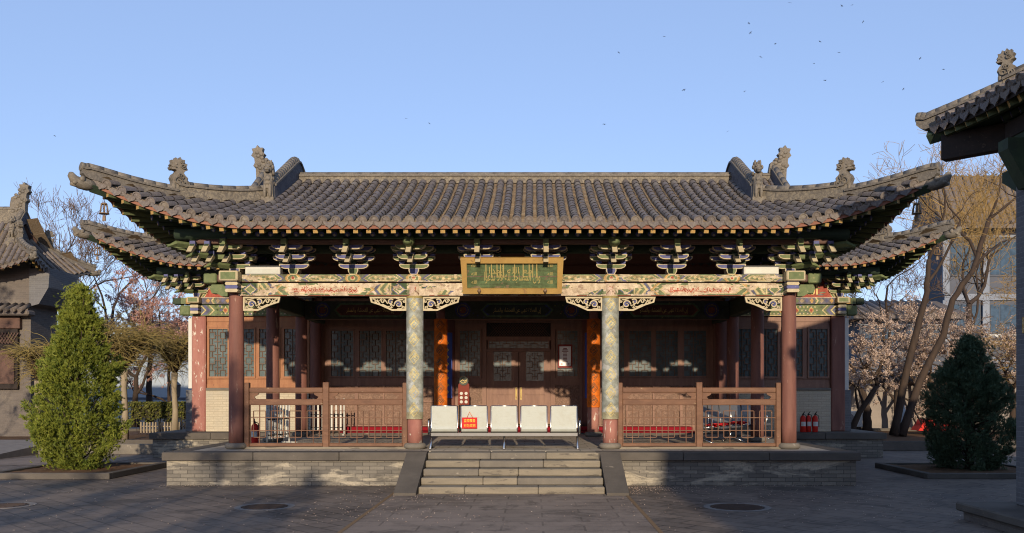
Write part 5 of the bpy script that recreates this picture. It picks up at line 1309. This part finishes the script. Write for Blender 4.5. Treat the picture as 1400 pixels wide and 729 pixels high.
for sd_ in ('left', 'back'): VR.slope('tile_slope', sd_, pav)
for sd_ in ('front', 'right'): VR.slope('tile_slope', sd_, pav, .5, False)
for sd_ in ('left', 'back', 'front', 'right'): VR.board('eave_board', sd_, pav, M['blackish_wood']); VR.soffit('eave_soffit', sd_, pav, M['blackish_wood'])
VR.rafters('left', pav, lambda e: True); VR.rafters('back', pav, lambda e: e > 0, merge=True)
roof_ridges(VR, pav, hip_split=.62, hip_h=.2, tall=False, snout=False, bsc=.56)
b = MB(); b.box(6.5, 15.2, 5, 12.4, 0, .12); b.build('brick_base', M['grey_brick_w'], pav)
b = MB(); b.bbox(6.42, 15.28, 4.9, 12.48, .122, .24, .02); b.build('cap_stone', M['stone_dk'], pav)
b = MB(); b.bbox(7.1, 7.7, 11.6, 12.15, .242, 4.75, .01); b.build('corner_pier', M['grey_brick'], pav)
b = MB(); b.box(7.25, 14.4, 5.2, 11.9, .242, 4.55); b.build('brick_wall', M['grey_brick'], pav)
b = MB(); b.bbox(7.0, 14.5, 5.1, 12.2, 4.95, 5.55, .02); b.build('wall_plate', M['green_dark'], pav); b = MB(); b.box(6.98, 7.16, 4.8, 12.2, 5.30, 5.52); b.box(7.162, 14.9, 12.25, 12.42, 5.295, 5.515); b.build('eave_purlin', M['blackish_wood'], pav); b = MB(); b.prism([(6.46, 13.0), (6.60, 13.14), (7.75, 11.99), (7.61, 11.85)], 'z', 5.24, 5.60); b.build('corner_girder', M['blackish_wood'], pav)
b = MB(); b.prism([(12.15, 4.94), (12.15, 4.6), (12.25, 4.6), (12.6, 4.80), (12.6, 4.94)], 'x', 7.15, 7.35); b.prism([(7.1, 4.55), (7.02, 4.55), (6.75, 5.05), (6.75, 5.195), (7.1, 5.195)], 'y', 11.7, 11.95); b.build('eave_bracket', M['green_dark'], pav)
b = MB(); b.box(7.092, 7.099, 11.75, 11.98, 2.60, 2.82); b.build('wall_plaque', M['ochre'], pav)

# hall at the far side of the conifer
lh = thing('side_hall', 'old grey brick side hall with a gabled tile roof behind the bright conifer', 'hall', (-26, 35, 0))
LR = Roof(-26.6, 31.0, 34.5, 9.2, 8.0, 6.15, .95, .10, .50, .30, 2.2)
for sd_ in ('front', 'right'): LR.slope('tile_slope', sd_, lh, .26, True, [(-4, 11)])
LR.slope('tile_slope', 'back', lh, .5, False)
for sd_ in ('front', 'right', 'back'): LR.board('eave_board', sd_, lh, M['dark_wood']); LR.soffit('eave_soffit', sd_, lh, M['dark_wood'])
LR.rafters('right', lh, lambda e: True, .3, merge=True); LR.rafters('front', lh, lambda e: e > 4, .3, merge=True)
roof_ridges(LR, lh, gab_h=(.3, .4), sides=(1,), ridge_h=.5)
cb = crest_mb(.85); cb.v = [(-18.75+v[0], 32.75+v[1], LR.z0+LR.prof(1.75)+.25+v[2]) for v in cb.v]; cb.build('ridge_crest', M['beast'], lh)
b = MB(); b.box(-35, -17.9, 32.0, 33.8, 0, 6.6); b.build('brick_wall', M['grey_brick_w'], lh)
b = MB(); b.prism([(-17.9, 6.3), (-17.9, 4.9), (-17.55, 5.0), (-17.2, 5.6), (-17.15, 6.3)], 'y', 31.9, 33.9); b.build('cornice', M['grey_brick'], lh)
b = MB(); b.bbox(-35, -17.7, 31.5, 31.98, 4.55, 4.75, .05)
for k in range(36): x = -27+.26*k; b.tube([(x, 31.3, 4.72), (x, 31.97, 4.98)], .085, 8)
b.build('lower_eave', M['tile'], lh)
b = MB(); b.bbox(-21.2, -18.2, 31.82, 31.99, 4.1, 4.5, .02); b.build('lintel', M['dark_wood'], lh)
b = MB(); b.bbox(-20.9, -18.3, 31.86, 31.99, 1.9, 4.1, .02); wl_ = b.build('window', M['blackish_wood'], lh)  # window timber coloured near-black to carry its shade
for k in range(3):
    b = MB(); x0 = -20.75+.82*k
    for s2 in (-1, 1):
        for q in range(6): b.ribbon([(x0+.06+.11*q, 3.55), (x0+.06+.11*q+s2*.25, 3.95)], .03, 'y', 31.83-.012*(s2 > 0), 31.858)
    b.prism([(x0, 2.1), (x0+.7, 2.1), (x0+.7, 3.3), (x0, 3.3)], 'y', 31.83, 31.858); b.build('shutter_panel', M['dark_wood'], wl_)

# wall and buildings beyond the dark conifer
def tile_wall(x0, x1, y, z, name, lb):
    t = thing(name, lb, 'wall', ((x0+x1)/2, y, 0)); b = MB(); b.box(x0, x1, y, y+.4, 0, z); b.build('plaster_face', M['plaster'], t)
    b = MB(); b.prism([(y-.3, z), (y-.32, z+.05), (y+.2, z+.35), (y+.72, z+.05), (y+.7, z)], 'x', x0, x1, 0); n = int((x1-x0)/.26)
    for k in range(n): x = x0+.13+k*.26; b.tube([(x, y-.38, z+.04), (x, y+.18, z+.37)], .075, 6, 1)
    b.tube([(x0, y+.2, z+.4), (x1, y+.2, z+.4)], .1, 8, 1); b.build('tile_coping', [M['pan'], M['tile']], t)
tile_wall(11.5, 40, 37.2, 2.15, 'courtyard_wall', 'plastered courtyard wall with a grey tile coping behind the plum trees')
def block(name, lb, x0, x1, y0, y1, z1, mat, floors, wmat, nwin, roof=None, cat='building'):
    t = thing(name, lb, cat, ((x0+x1)/2, y0, 0)); b = MB(); b.box(x0, x1, y0, y1, 0, z1); b.build('wall', mat, t)
    fh = z1/floors; ww = (x1-x0)/nwin
    for f in range(floors):
        for k in range(nwin):
            a = x0+ww*k+ww*.12; b = MB(); b.box(a, a+ww*.76, y0-.06, y0-.005, f*fh+fh*.28, f*fh+fh*.86); w = b.build('window', M['office_grey'], t)
            b = MB(); n = 3
            for q in range(n): b.box(a+.06+(ww*.76-.06)*q/n, a+(ww*.76)*(q+1)/n-.02, y0-.075, y0-.062, f*fh+fh*.31, f*fh+fh*.83)
            b.build('pane', wmat, w)
        if cat == 'building':
            for k in range(nwin+1): b = MB(); b.box(x0+ww*k-.22, x0+ww*k+.22, y0-.25, y0-.13, f*fh+.01, f*fh+fh*.895); b.build('pilaster', M['office_trim'], t)
        b = MB(); b.box(x0-.05, x1+.05, y0-.12, y0-.008, f*fh+fh*.90, f*fh+fh); b.build('floor_band', M['office_trim'], t)
    if roof:
        b = MB(); b.prism([(y0-1.2, z1+.02), (y0-1.2, z1+.3), ((y0+y1)/2, z1+roof), (y1+1, z1+.3), (y1+1, z1+.02)], 'x', x0-.8, x1+.8); n = int((x1-x0+1.6)/.5)
        for k in range(n):
            x = x0-.7+k*.5; b.tube([(x, y0-1.25, z1+.3), (x, (y0+y1)/2, z1+roof)], .12, 6)
        b.build('roof', M['tile'], t)
    return t
block('office_building', 'tall grey block with blue windows and a tiled roof behind the golden twigs', 27.6, 46, 58, 60.5, 12.4, M['office_grey'], 3, M['glass_blue'], 7, 4)
block('low_house', 'low grey house with a sunlit tile roof behind the plum trees', 20.5, 25.8, 54, 60, 6.2, M['office_grey'], 2, M['glass_blue'], 4, 1.5, 'house')
block('shed', 'pale blue grey shed behind the clipped hedge', -40, -17.5, 60, 66, 4.6, M['shed_blue'], 1, M['shed_blue'], 2, None, 'shed')
block('far_house', 'pale house with a grey tile roof behind the weeping tree', -29, -22, 66, 74, 6.0, M['off_white'], 2, M['office_grey'], 4, 1.4, 'house')
# air conditioners
def aircon(p, lb):
    t = thing('air_conditioner', lb, 'air conditioner', p, 0, 'air conditioner units'); b = MB(); b.bbox(-.45, .45, -.17, .17, 0, .62, .02); b.build('case', M['white'], t, world_coords=False)
    b = MB(); b.tube([(-.12, -.185, .31), (-.12, -.171, .31)], .24, 20, 0, False); b.build('fan_grille', M['beam_grey'], t, world_coords=False)
    b = MB(); b.box(-.4, -.3, -.15, .15, -.12, -.001); b.box(.3, .4, -.15, .15, -.12, -.001); b.build('foot', M['black'], t, world_coords=False)
aircon((12.9, 34.6, .42), 'white air conditioner unit standing by the plum trunk near the hall corner')
aircon((30.6, 57.5, 9.35-4.4), 'white air conditioner on the office wall, farther from the brick pier'); aircon((31.9, 57.5, 9.35-4.4), 'white air conditioner on the office wall, closer to the brick pier')
# lamp on a post behind the hedge
p = at(240, 560, 36); lp = thing('lamp_post', 'small lantern on a post rising behind the clipped hedge', 'lamp post', (p.x, 36, 0))
b = MB(); b.tube([(p.x, 36, 0), (p.x, 36, 1.55)], .035, 8); b.build('post', M['black'], lp)
b = MB(); b.lathe([(.10, 1.55), (.19, 1.62), (.21, 2.05), (.24, 2.08), (.05, 2.26)], p.x, 36, 6, 0, False); b.build('lantern', M['beam_grey'], lp)
# things at the foot of the far tree
gs = at(1236, 570, 33); b = MB(); b.blob((gs.x, 33.2, .75), (.28, .22, .48)); b.blob((gs.x+.02, 33.2, 1.2), (.12, .1, .14)); tag(b.build('sack', M['shed_blue']), 'grey blue tied sack leaning by the double trunk', 'sack')
t = thing('handcart', 'red handcart lying by the double trunked tree', 'cart', (gs.x+1.2, 33.2, .2))
b = MB(); b.prism([(gs.x+.5, .35), (gs.x+2.1, .30), (gs.x+2.0, .50), (gs.x+.8, .8)], 'y', 32.9, 33.6); b.build('tray', M['red_gloss'], t)
b = MB(); b.tube([(gs.x+.7, 33, .55), (gs.x+.3, 33, 1.25)], .03, 6); b.tube([(gs.x+.7, 33.5, .55), (gs.x+.3, 33.5, 1.25)], .03, 6); b.build('shaft', M['black'], t)
b = MB(); b.tube([(gs.x+1.7, 32.88, .33), (gs.x+1.7, 32.80, .33)], .2, 16, 0, False); b.build('wheel', M['black'], t)

# the halls and trees behind the photographer, unseen; the hall is added to cast shade on the court
oh = thing('unseen_hall', 'grey brick hall added unseen behind the viewer to shade the court', 'hall', (11, -13, 0))
b = MB(); b.box(4.9, 22, -20, -10, 0, 5.2); b.build('brick_wall', M['grey_brick'], oh)
b = MB(); b.prism([(-21.2, 5.2), (-21.2, 5.45), (-15, 8.45), (-8.8, 5.45), (-8.8, 5.2)], 'x', 4.35, 23); b.build('roof', M['tile'], oh)  # unseen roof, its height set by the shadow wanted on the paving
b = MB()
for k in range(6): b.box(5+2.8*k, 6.6+2.8*k, -9.99, -9.93, 1.2, 3.6)
b.build('window', M['wood_red'], oh)

# ================================================================== TREES
def grow(mb, tips, p, d, r, L, depth, rg, kids_=(2, 4), spread=.7, lift=.25, rmin=.006, shrink=.62, segs=4, sides=7, wander=.18):
    pts = [p.copy()]; dd = d.normalized()
    for i in range(segs):
        dd = (dd+Vector((rg.gauss(0, wander), rg.gauss(0, wander), rg.gauss(0, wander)+lift*.15))).normalized(); pts.append(pts[-1]+dd*(L/segs))
    rad = [max(rmin, r*(1-.45*i/segs)) for i in range(segs+1)]
    mb.tube(pts, rad, sides if r > .05 else 4 if r > .015 else 3, 0 if r > .02 else 1, True, False)
    if depth == 0: tips.append((pts[-1], dd, pts)); return
    n = rg.randint(*kids_)
    for k in range(n):
        f = rg.uniform(.35, 1.) if k else 1.; i = min(segs-1, int(f*segs)); q = pts[i].lerp(pts[i+1], min(1, f*segs-i)) if k else pts[-1]
        ax = Vector((rg.gauss(0, 1), rg.gauss(0, 1), rg.gauss(0, .6)+lift)).normalized(); nd = (dd*(1-spread*(.5 if k == 0 else 1))+ax*spread).normalized()
        grow(mb, tips, q, nd, rad[i+1]*(.85 if k == 0 else rg.uniform(.5, .75)), L*shrink*rg.uniform(.8, 1.15), depth-1, rg, kids_, spread, lift, rmin, shrink, max(2, segs-1), sides, wander)
def twig_tree(name, lb, base, h, r, depth, seed, bark, twig, blossoms=None, nb=0, bs=.03, kids_=(2, 4), spread=.62, lift=.35, lean=(0, 0), grp=None, cat='tree', rmin=.006, th=.30, paths=None, shrink=.66):
    rg = random.Random(seed); t = thing(name, lb, cat, base, 0, grp); tips = []
    tm = MB(); cm = MB(); b0 = Vector(base)
    starts = []
    if paths is None: paths = [[b0, b0+Vector((lean[0]*.4+rg.uniform(-.05, .05), lean[1]*.4, h*th*.5)), b0+Vector((lean[0], lean[1], h*th))]]
    for pts in paths:
        pts = [Vector(p) for p in pts]; fine = []
        for i in range(len(pts)-1):
            for k in range(4): fine.append(pts[i].lerp(pts[i+1], k/4)+Vector((rg.gauss(0, r*.12), rg.gauss(0, r*.12), 0)))
        fine.append(pts[-1]); n = len(fine)
        tm.tube(fine, [r*(1.25-.6*i/n) if i else r*1.6 for i in range(n)], 10, 0)
        starts.append((fine[-1], (fine[-1]-fine[-3]).normalized(), fine))
    mb = MB()
    for p, d, fine in starts:
        for k in range(rg.randint(3, 4)):
            ax = Vector((rg.gauss(0, 1), rg.gauss(0, 1), lift+.3)).normalized(); nd = (d*.55+ax*.6).normalized()
            grow(mb, tips, p if k < 2 else fine[-2-k], nd, r*rg.uniform(.42, .62), h*(1-th)*.42*rg.uniform(.8, 1.15), depth, rg, kids_, spread, lift, rmin, shrink)
    tm.build('trunk', M[bark], t)
    mats = [M[bark], M[twig]]
    if blossoms:
        mats.append(M[blossoms])
        for k in range(nb):
            _, _, pts = rg.choice(tips); i = rg.randrange(len(pts)-1); p = pts[i].lerp(pts[i+1], rg.random())+Vector((rg.gauss(0, bs), rg.gauss(0, bs), rg.gauss(0, bs)))
            s_ = bs*rg.uniform(.5, 1.1); u = Vector((rg.gauss(0, 1), rg.gauss(0, 1), rg.gauss(0, 1))).normalized(); v = u.orthogonal().normalized(); w = u.cross(v)
            mb.add([p+v*s_, p+w*s_+u*s_*.4, p-v*s_, p-w*s_+u*s_*.4], [(0, 1, 2, 3)], 2)
    mb.build('crown', mats, t); return t
def conifer(name, lb, base, h, rx, ry, seed, mat, n=7000, prof=None, grp=None, lean=0.):
    rg = random.Random(seed); t = thing(name, lb, 'tree', base, 0, grp); bx, by, bz = base
    prof = prof or [(0, .55), (.12, .86), (.28, 1.), (.5, .86), (.72, .56), (.88, .28), (1, .03)]
    def pr(q):
        for (a, ra), (b_, rb) in zip(prof[:-1], prof[1:]):
            if q <= b_: return ra+(rb-ra)*(q-a)/(b_-a)
        return prof[-1][1]
    k = MB(); k.tube([(bx, by, bz), (bx+lean*.4, by, bz+h*.4), (bx+lean, by, bz+h*.9)], [.10, .07, .02], 8)
    for i in range(40):
        q = rg.uniform(.03, .8); a = rg.uniform(0, 6.28); rr = pr(q)*.75; k.tube([(bx+lean*q, by, bz+h*q), (bx+lean*q+rx*rr*.6*math.cos(a), by+ry*rr*.6*math.sin(a), bz+h*(q+.05)), (bx+lean*q+rx*rr*math.cos(a), by+ry*rr*math.sin(a), bz+h*(q+.14))], [.025, .016, .006], 4)
    k.build('trunk', M['bark'], t)
    m = MB()
    # boughs: plumes with their own axes give lumps and gaps
    nbough = max(60, n//70)
    for i in range(nbough):
        q = rg.random()**.85; a = rg.uniform(0, 2*math.pi); bulge = 1+.10*math.sin(3*a+q*9)+.08*math.sin(7*a-q*17)+rg.gauss(0, .08)
        rr = pr(q)*bulge; tip = Vector((bx+lean*q+rx*rr*math.cos(a), by+ry*rr*math.sin(a), bz+.12+(h-.12)*q))
        out = Vector((math.cos(a), math.sin(a), .0)); ax = (out*.62+Vector((rg.gauss(0, .18), rg.gauss(0, .18), .9))).normalized()
        L = rg.uniform(.32, .62)*(.65+.35*pr(q)); cnt = int(n/nbough)
        for j in range(cnt):
            f = rg.random()**.8; p = tip-ax*L*(1-f)*1.0-out*L*.35*(1-f); w = (1-f)*.13+.022
            p = p+Vector((rg.gauss(0, w), rg.gauss(0, w), rg.gauss(0, w*.8)))
            d = (ax*.9+Vector((rg.gauss(0, .5), rg.gauss(0, .5), rg.gauss(0, .45)))).normalized(); s_ = rg.uniform(.05, .125)
            u = d.orthogonal().normalized(); u = Matrix.Rotation(rg.uniform(0, 6.28), 3, d) @ u; v = d.cross(u)
            # a sprig: three narrow crossed blades
            wd = .008
            V = []; F = []
            for s2, off in ((u, 0.), (v, .25), (u, -.25)):
                e = d*s_+(v if s2 is u else u)*off*s_; V += [p-s2*wd, p+s2*wd, p+e+s2*wd*.2]; F.append((len(V)-3, len(V)-2, len(V)-1))
                V += [p+e*.35, p+e*.55+s2*.016, p+e*.95+s2*.022]; F.append((len(V)-3, len(V)-2, len(V)-1))
                V += [p+e*.15, p+e*.35-s2*.017, p+e*.8-s2*.024]; F.append((len(V)-3, len(V)-2, len(V)-1))
            m.add(V, F)
    m.build('crown', M[mat], t); return t
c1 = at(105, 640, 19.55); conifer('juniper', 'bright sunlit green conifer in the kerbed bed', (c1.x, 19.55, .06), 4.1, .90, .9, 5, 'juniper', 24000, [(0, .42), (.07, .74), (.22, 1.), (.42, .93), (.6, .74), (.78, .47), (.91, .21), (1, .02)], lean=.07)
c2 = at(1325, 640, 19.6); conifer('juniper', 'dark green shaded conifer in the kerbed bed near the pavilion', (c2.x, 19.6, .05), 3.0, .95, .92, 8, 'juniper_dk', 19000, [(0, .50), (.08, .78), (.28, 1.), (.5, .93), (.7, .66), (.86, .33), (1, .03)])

# clipped hedge
def hedge(x0, x1, y0, y1, z0, z1, seed, lb):
    t = thing('hedge', lb, 'hedge', ((x0+x1)/2, (y0+y1)/2, 0)); rg = random.Random(seed); b = MB(); n = int((x1-x0)*850)
    for k in range(n):
        q = rg.random()
        if q < .55: p = Vector((rg.uniform(x0, x1), y0+abs(rg.gauss(0, .1)), z0+(z1-z0)*rg.random()**.6))
        else: p = Vector((rg.uniform(x0, x1), rg.uniform(y0, y1), z1-abs(rg.gauss(0, .07))))
        s_ = rg.uniform(.03, .06); u = Vector((rg.gauss(0, 1), rg.gauss(0, 1), rg.gauss(0, 1))).normalized(); v = u.orthogonal().normalized(); w = u.cross(v)
        b.add([p+v*s_, p+w*s_*.6, p-v*s_, p-w*s_*.6], [(0, 1, 2, 3)])
    b.build('foliage', M['hedge'], t)
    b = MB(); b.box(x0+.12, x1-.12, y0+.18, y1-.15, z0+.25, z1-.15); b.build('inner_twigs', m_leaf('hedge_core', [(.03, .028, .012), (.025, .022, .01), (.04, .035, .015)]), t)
    b = MB()
    for k in range(int((x1-x0)*9)):
        x = rg.uniform(x0, x1); y = rg.uniform(y0+.05, y1-.05); b.tube([(x, y, .1), (x+rg.gauss(0, .05), y, z0+.4)], .012, 4)
    b.build('stem', M['bark'], t)
hedge(at(172, 0, 33).x, at(262, 0, 33).x, 33, 33.9, .55, 1.42, 2, 'clipped green hedge behind the pale weeping tree trunk')
hedge(-21.5, at(72, 0, 33).x, 33, 33.9, .35, 1.1, 3, 'low dark clipped hedge at the foot of the side hall')
# short picket edging before the hedge
t = thing('picket_fence', 'low brown picket edging along the foot of the hedge', 'fence', (-14.5, 32.6, 0)); b = MB(); xx = at(192, 0, 32.6).x
while xx < at(260, 0, 32.6).x: b.box(xx, xx+.05, 32.58, 32.62, .28, .68); xx += .11
b.build('picket', M['bark_lt'], t); b = MB(); b.box(at(192, 0, 32.6).x, at(260, 0, 32.6).x, 32.625, 32.65, .5, .54); b.build('rail', M['bark_lt'], t)

# weeping trees
def weeping(lb, base, h, rad, drop, seed, n=520):
    rg = random.Random(seed); t = thing('weeping_tree', lb, 'tree', base, 0, 'weeping scholar trees'); b0 = Vector(base); top = b0+Vector((0, 0, h))
    b = MB(); b.tube([b0, b0+Vector((.03, 0, h*.4)), b0+Vector((-.02, 0, h*.75)), top], [.14, .10, .095, .12], 12); b.build('trunk', M['bark_lt'], t)
    m = MB(); limbs = []
    for k in range(11):
        a = 2*math.pi*k/11+rg.uniform(-.2, .2); r1 = rad*rg.uniform(.45, .8); pts = [top, top+Vector((math.cos(a)*r1*.4, math.sin(a)*r1*.4, .55+rg.uniform(0, .35))), top+Vector((math.cos(a)*r1*.8, math.sin(a)*r1*.8, .95+rg.uniform(-.2, .3))), top+Vector((math.cos(a+.2)*r1, math.sin(a+.2)*r1, .85))]
        m.tube(pts, [.07, .05, .035, .02], 6, 0); limbs.append(pts)
    for k in range(n):
        l = rg.choice(limbs); i = rg.choice((1, 1, 2, 2, 2, 3)); p = l[i-1].lerp(l[i], rg.random()); a = rg.uniform(0, 2*math.pi); w = rg.uniform(.2, .55)*rad*.55
        pts = [p]; d = Vector((math.cos(a), math.sin(a), rg.uniform(.2, 1.9)))
        L = rg.uniform(.45, 1.)*drop; st = 8; cu = rg.uniform(-.5, .5)
        for j in range(st): d = d+Vector((rg.gauss(0, .22)-cu*d.y, rg.gauss(0, .22)+cu*d.x, -.20 if j < 5 else rg.uniform(-.5, .25))); d.normalize(); pts.append(pts[-1]+d*L/st)
        m.tube(pts, [.012-.001*j for j in range(st+1)], 3, 1, True, False)
    m.build('crown', [M['bark'], M['twig_olive']], t)
p = at(170, 597, 29.5); weeping('weeping tree with a pale straight trunk and tangled olive twigs before the hedge', (p.x, 29.5, .2), 2.35, 1.6, 2.0, 3, 620)
p = at(215, 597, 31.5); weeping('weeping tree with tangled olive twigs close to the hall corner pillar', (p.x+.5, 31.8, .2), 2.3, 1.3, 1.9, 13, 420)
p = at(52, 570, 31.0); weeping('small weeping tree with curling twigs before the side hall wall', (p.x, 31.0, .2), 2.0, 1.25, 1.3, 6, 420)

# bare and flowering trees on the conifer side
def T(px, py, Y, dz=.2): q = at(px, py, Y); return (q.x, Y, dz)
twig_tree('plum_tree', 'plum tree in pink bud rising behind the weeping trees', T(186, 590, 40), 7.6, .13, 5, 21, 'bark', 'twig', 'blossom_pink', 26000, .03, grp='flowering plum trees', spread=.6)
twig_tree('plum_tree', 'slim plum tree in pink bud close behind the hall corner', T(232, 590, 42), 6.6, .10, 5, 25, 'bark', 'twig', 'blossom_pink', 14000, .03, grp='flowering plum trees', spread=.6)
twig_tree('bare_tree', 'tall bare tree with fine pale twigs between the side hall and the bell', T(90, 590, 52), 15, .19, 5, 31, 'bark', 'twig', grp='tall bare trees', rmin=.010, kids_=(3, 4), spread=.5, lift=.5, th=.4)
twig_tree('bare_tree', 'tall dark stemmed bare tree directly behind the bright conifer tip', T(146, 590, 44), 11.5, .15, 5, 37, 'bark', 'twig', grp='tall bare trees', rmin=.008, kids_=(2, 4), spread=.5, lift=.55, th=.38)
twig_tree('bare_tree', 'bare tree with forked branches behind the hall eave corner', T(205, 590, 46), 10.5, .15, 5, 43, 'bark', 'twig', grp='tall bare trees', rmin=.008, kids_=(2, 4), spread=.55, lift=.45, th=.35)
twig_tree('bare_tree', 'bare tree with brown twigs filling the gap under the lower hall eave', T(1215, 590, 46), 11.5, .15, 5, 91, 'bark', 'twig', grp='tall bare trees', rmin=.008, spread=.55, lift=.4, th=.35, kids_=(3, 4))
twig_tree('plum_tree', 'plum tree with pale blossom rising between dark conifer and brick pier', T(1384, 588, 33.5), 5.6, .12, 5, 95, 'bark', 'twig', 'blossom', 10000, .026, grp='flowering plum trees', spread=.7, lift=.25)
# trees on the pavilion side
Y = 32.
tr = twig_tree('twin_trunk_tree', 'big tree with two dark leaning trunks and golden twigs behind the hall platform', T(1226, 592, Y), 9.5, .118, 4, 52, 'bark', 'twig_gold', grp=None, rmin=.007, kids_=(3, 4), spread=.6, lift=.25,
    paths=[[T(1222, 592, Y), at(1236, 520, Y), at(1254, 450, Y), at(1266, 400, Y), at(1270, 355, Y)], [T(1232, 592, Y), at(1258, 520, Y+.3), at(1290, 458, Y+.5), at(1302, 410, Y+.6), at(1330, 370, Y+.6), at(1352, 300, Y+.6)]])
twig_tree('bare_tree', 'bare tree with fine golden twigs rising behind the lower hall eave', T(1325, 590, 44), 15.0, .18, 5, 59, 'bark', 'twig_gold', grp='tall bare trees', rmin=.008, spread=.52, lift=.5, th=.40, kids_=(3, 4))
# golden twigs beside the brick pier
twig_tree('willow_tree', 'golden willow with a mass of fine drooping twigs beside the brick pier', (19.0, 31.5, .2), 7.8, .12, 5, 83, 'bark', 'twig_gold', rmin=.006, spread=.75, lift=-.02, th=.5, kids_=(2, 4), shrink=.72)
twig_tree('plum_tree', 'plum tree full of pale blossom beside the hall corner', T(1186, 590, 34.5), 5.7, .15, 5, 62, 'bark', 'twig', 'blossom', 12000, .025, grp='flowering plum trees', spread=.7, lift=.2, lean=(-.2, 0))
twig_tree('plum_tree', 'plum tree full of pale blossom seen between the two leaning trunks', T(1272, 588, 35.5), 5.6, .14, 5, 66, 'bark', 'twig', 'blossom', 12000, .026, grp='flowering plum trees', spread=.72, lift=.2)
twig_tree('plum_tree', 'plum tree full of pale blossom rising behind the dark conifer', T(1345, 588, 35), 5.8, .14, 5, 71, 'bark', 'twig', 'blossom', 12000, .026, grp='flowering plum trees', spread=.72, lift=.2)
twig_tree('plum_tree', 'plum tree full of pale blossom standing farther back between hall and double trunk', T(1228, 588, 36), 6.2, .13, 5, 79, 'bark', 'twig', 'blossom', 12000, .026, grp='flowering plum trees', spread=.7, lift=.2)
twig_tree('plum_tree', 'dark curved plum tree with few flowers between hall corner and double trunk', T(1160, 588, 31), 3.6, .10, 3, 75, 'bark', 'twig', 'blossom', 1500, .03, grp='flowering plum trees', spread=.6, lift=.3, lean=(1.0, 0), th=.5)

# evergreens behind the photographer
EV = ['first', 'second', 'third', 'fourth', 'fifth', 'sixth', 'seventh', 'eighth', 'ninth']
for i, (x, y, h, w) in enumerate(((-2.9, -3.5, 5.2, 1.4), (-4.55, -6.5, 8.3, 1.25), (-6.0, -4.5, 5.9, 1.3), (-7.6, -7.0, 6.4, 1.4), (-9.2, -4.0, 5.4, 1.2), (-10.8, -7, 6.5, 1.5), (-12.8, -5, 6.0, 1.5), (-14.6, -9, 7.2, 1.6), (-17.0, -8, 7.2, 1.8))):
    conifer('cypress_tree', 'tall cypress behind the viewer, '+EV[i]+' from the court path', (x, y, 0), h, w, w, 100+i, 'juniper_dk', 3500, grp='cypresses behind the viewer')
conifer('cypress_tree', 'broad cypress added outside the frame to shade the side hall front', (-19.0, 19.0, 0), 10.2, 2.4, 2.0, 120, 'juniper_dk', 4500)  # unseen tree, put in to throw shade on the side hall front

# birds high in the sky
bm_ = MB(); bm_.blob((0, 0, 0), (.05, .16, .045), 0, 8, 5); bm_.blob((0, -.15, .02), (.035, .05, .035), 0, 8, 5)
for s2 in (-1, 1): bm_.prism([(0, -.06), (s2*.2, -.08), (s2*.38, .04), (s2*.18, .05), (0, .06)][::s2], 'z', .015, .03)
bm_.prism([(-.03, .14), (.03, .14), (.05, .27), (-.05, .27)], 'z', -.005, .01)
bme = bm_.mesh('bird', M['bird']); rg = random.Random(5)
for px, py in ((555, 162), (587, 169), (846, 72), (908, 50), (935, 123), (1024, 32), (1026, 45), (1040, 78), (1060, 60), (1080, 4), (1113, 87), (1121, 57), (1128, 110), (1147, 72), (1151, 8), (1180, 30), (1207, 112), (1258, 80), (1290, 95), (1235, 122), (995, 180), (826, 170), (75, 186), (1018, 125), (1165, 7)):
    o = link_mesh('bird', bme, None, at(px, py, rg.uniform(105, 150)), (rg.uniform(-.4, .4), rg.uniform(-.6, .6), rg.uniform(0, 6.28))); o.scale = (.75, .75, .75); tag(o, 'tiny dark bird flying high in the clear sky', 'bird', 'birds in the sky')
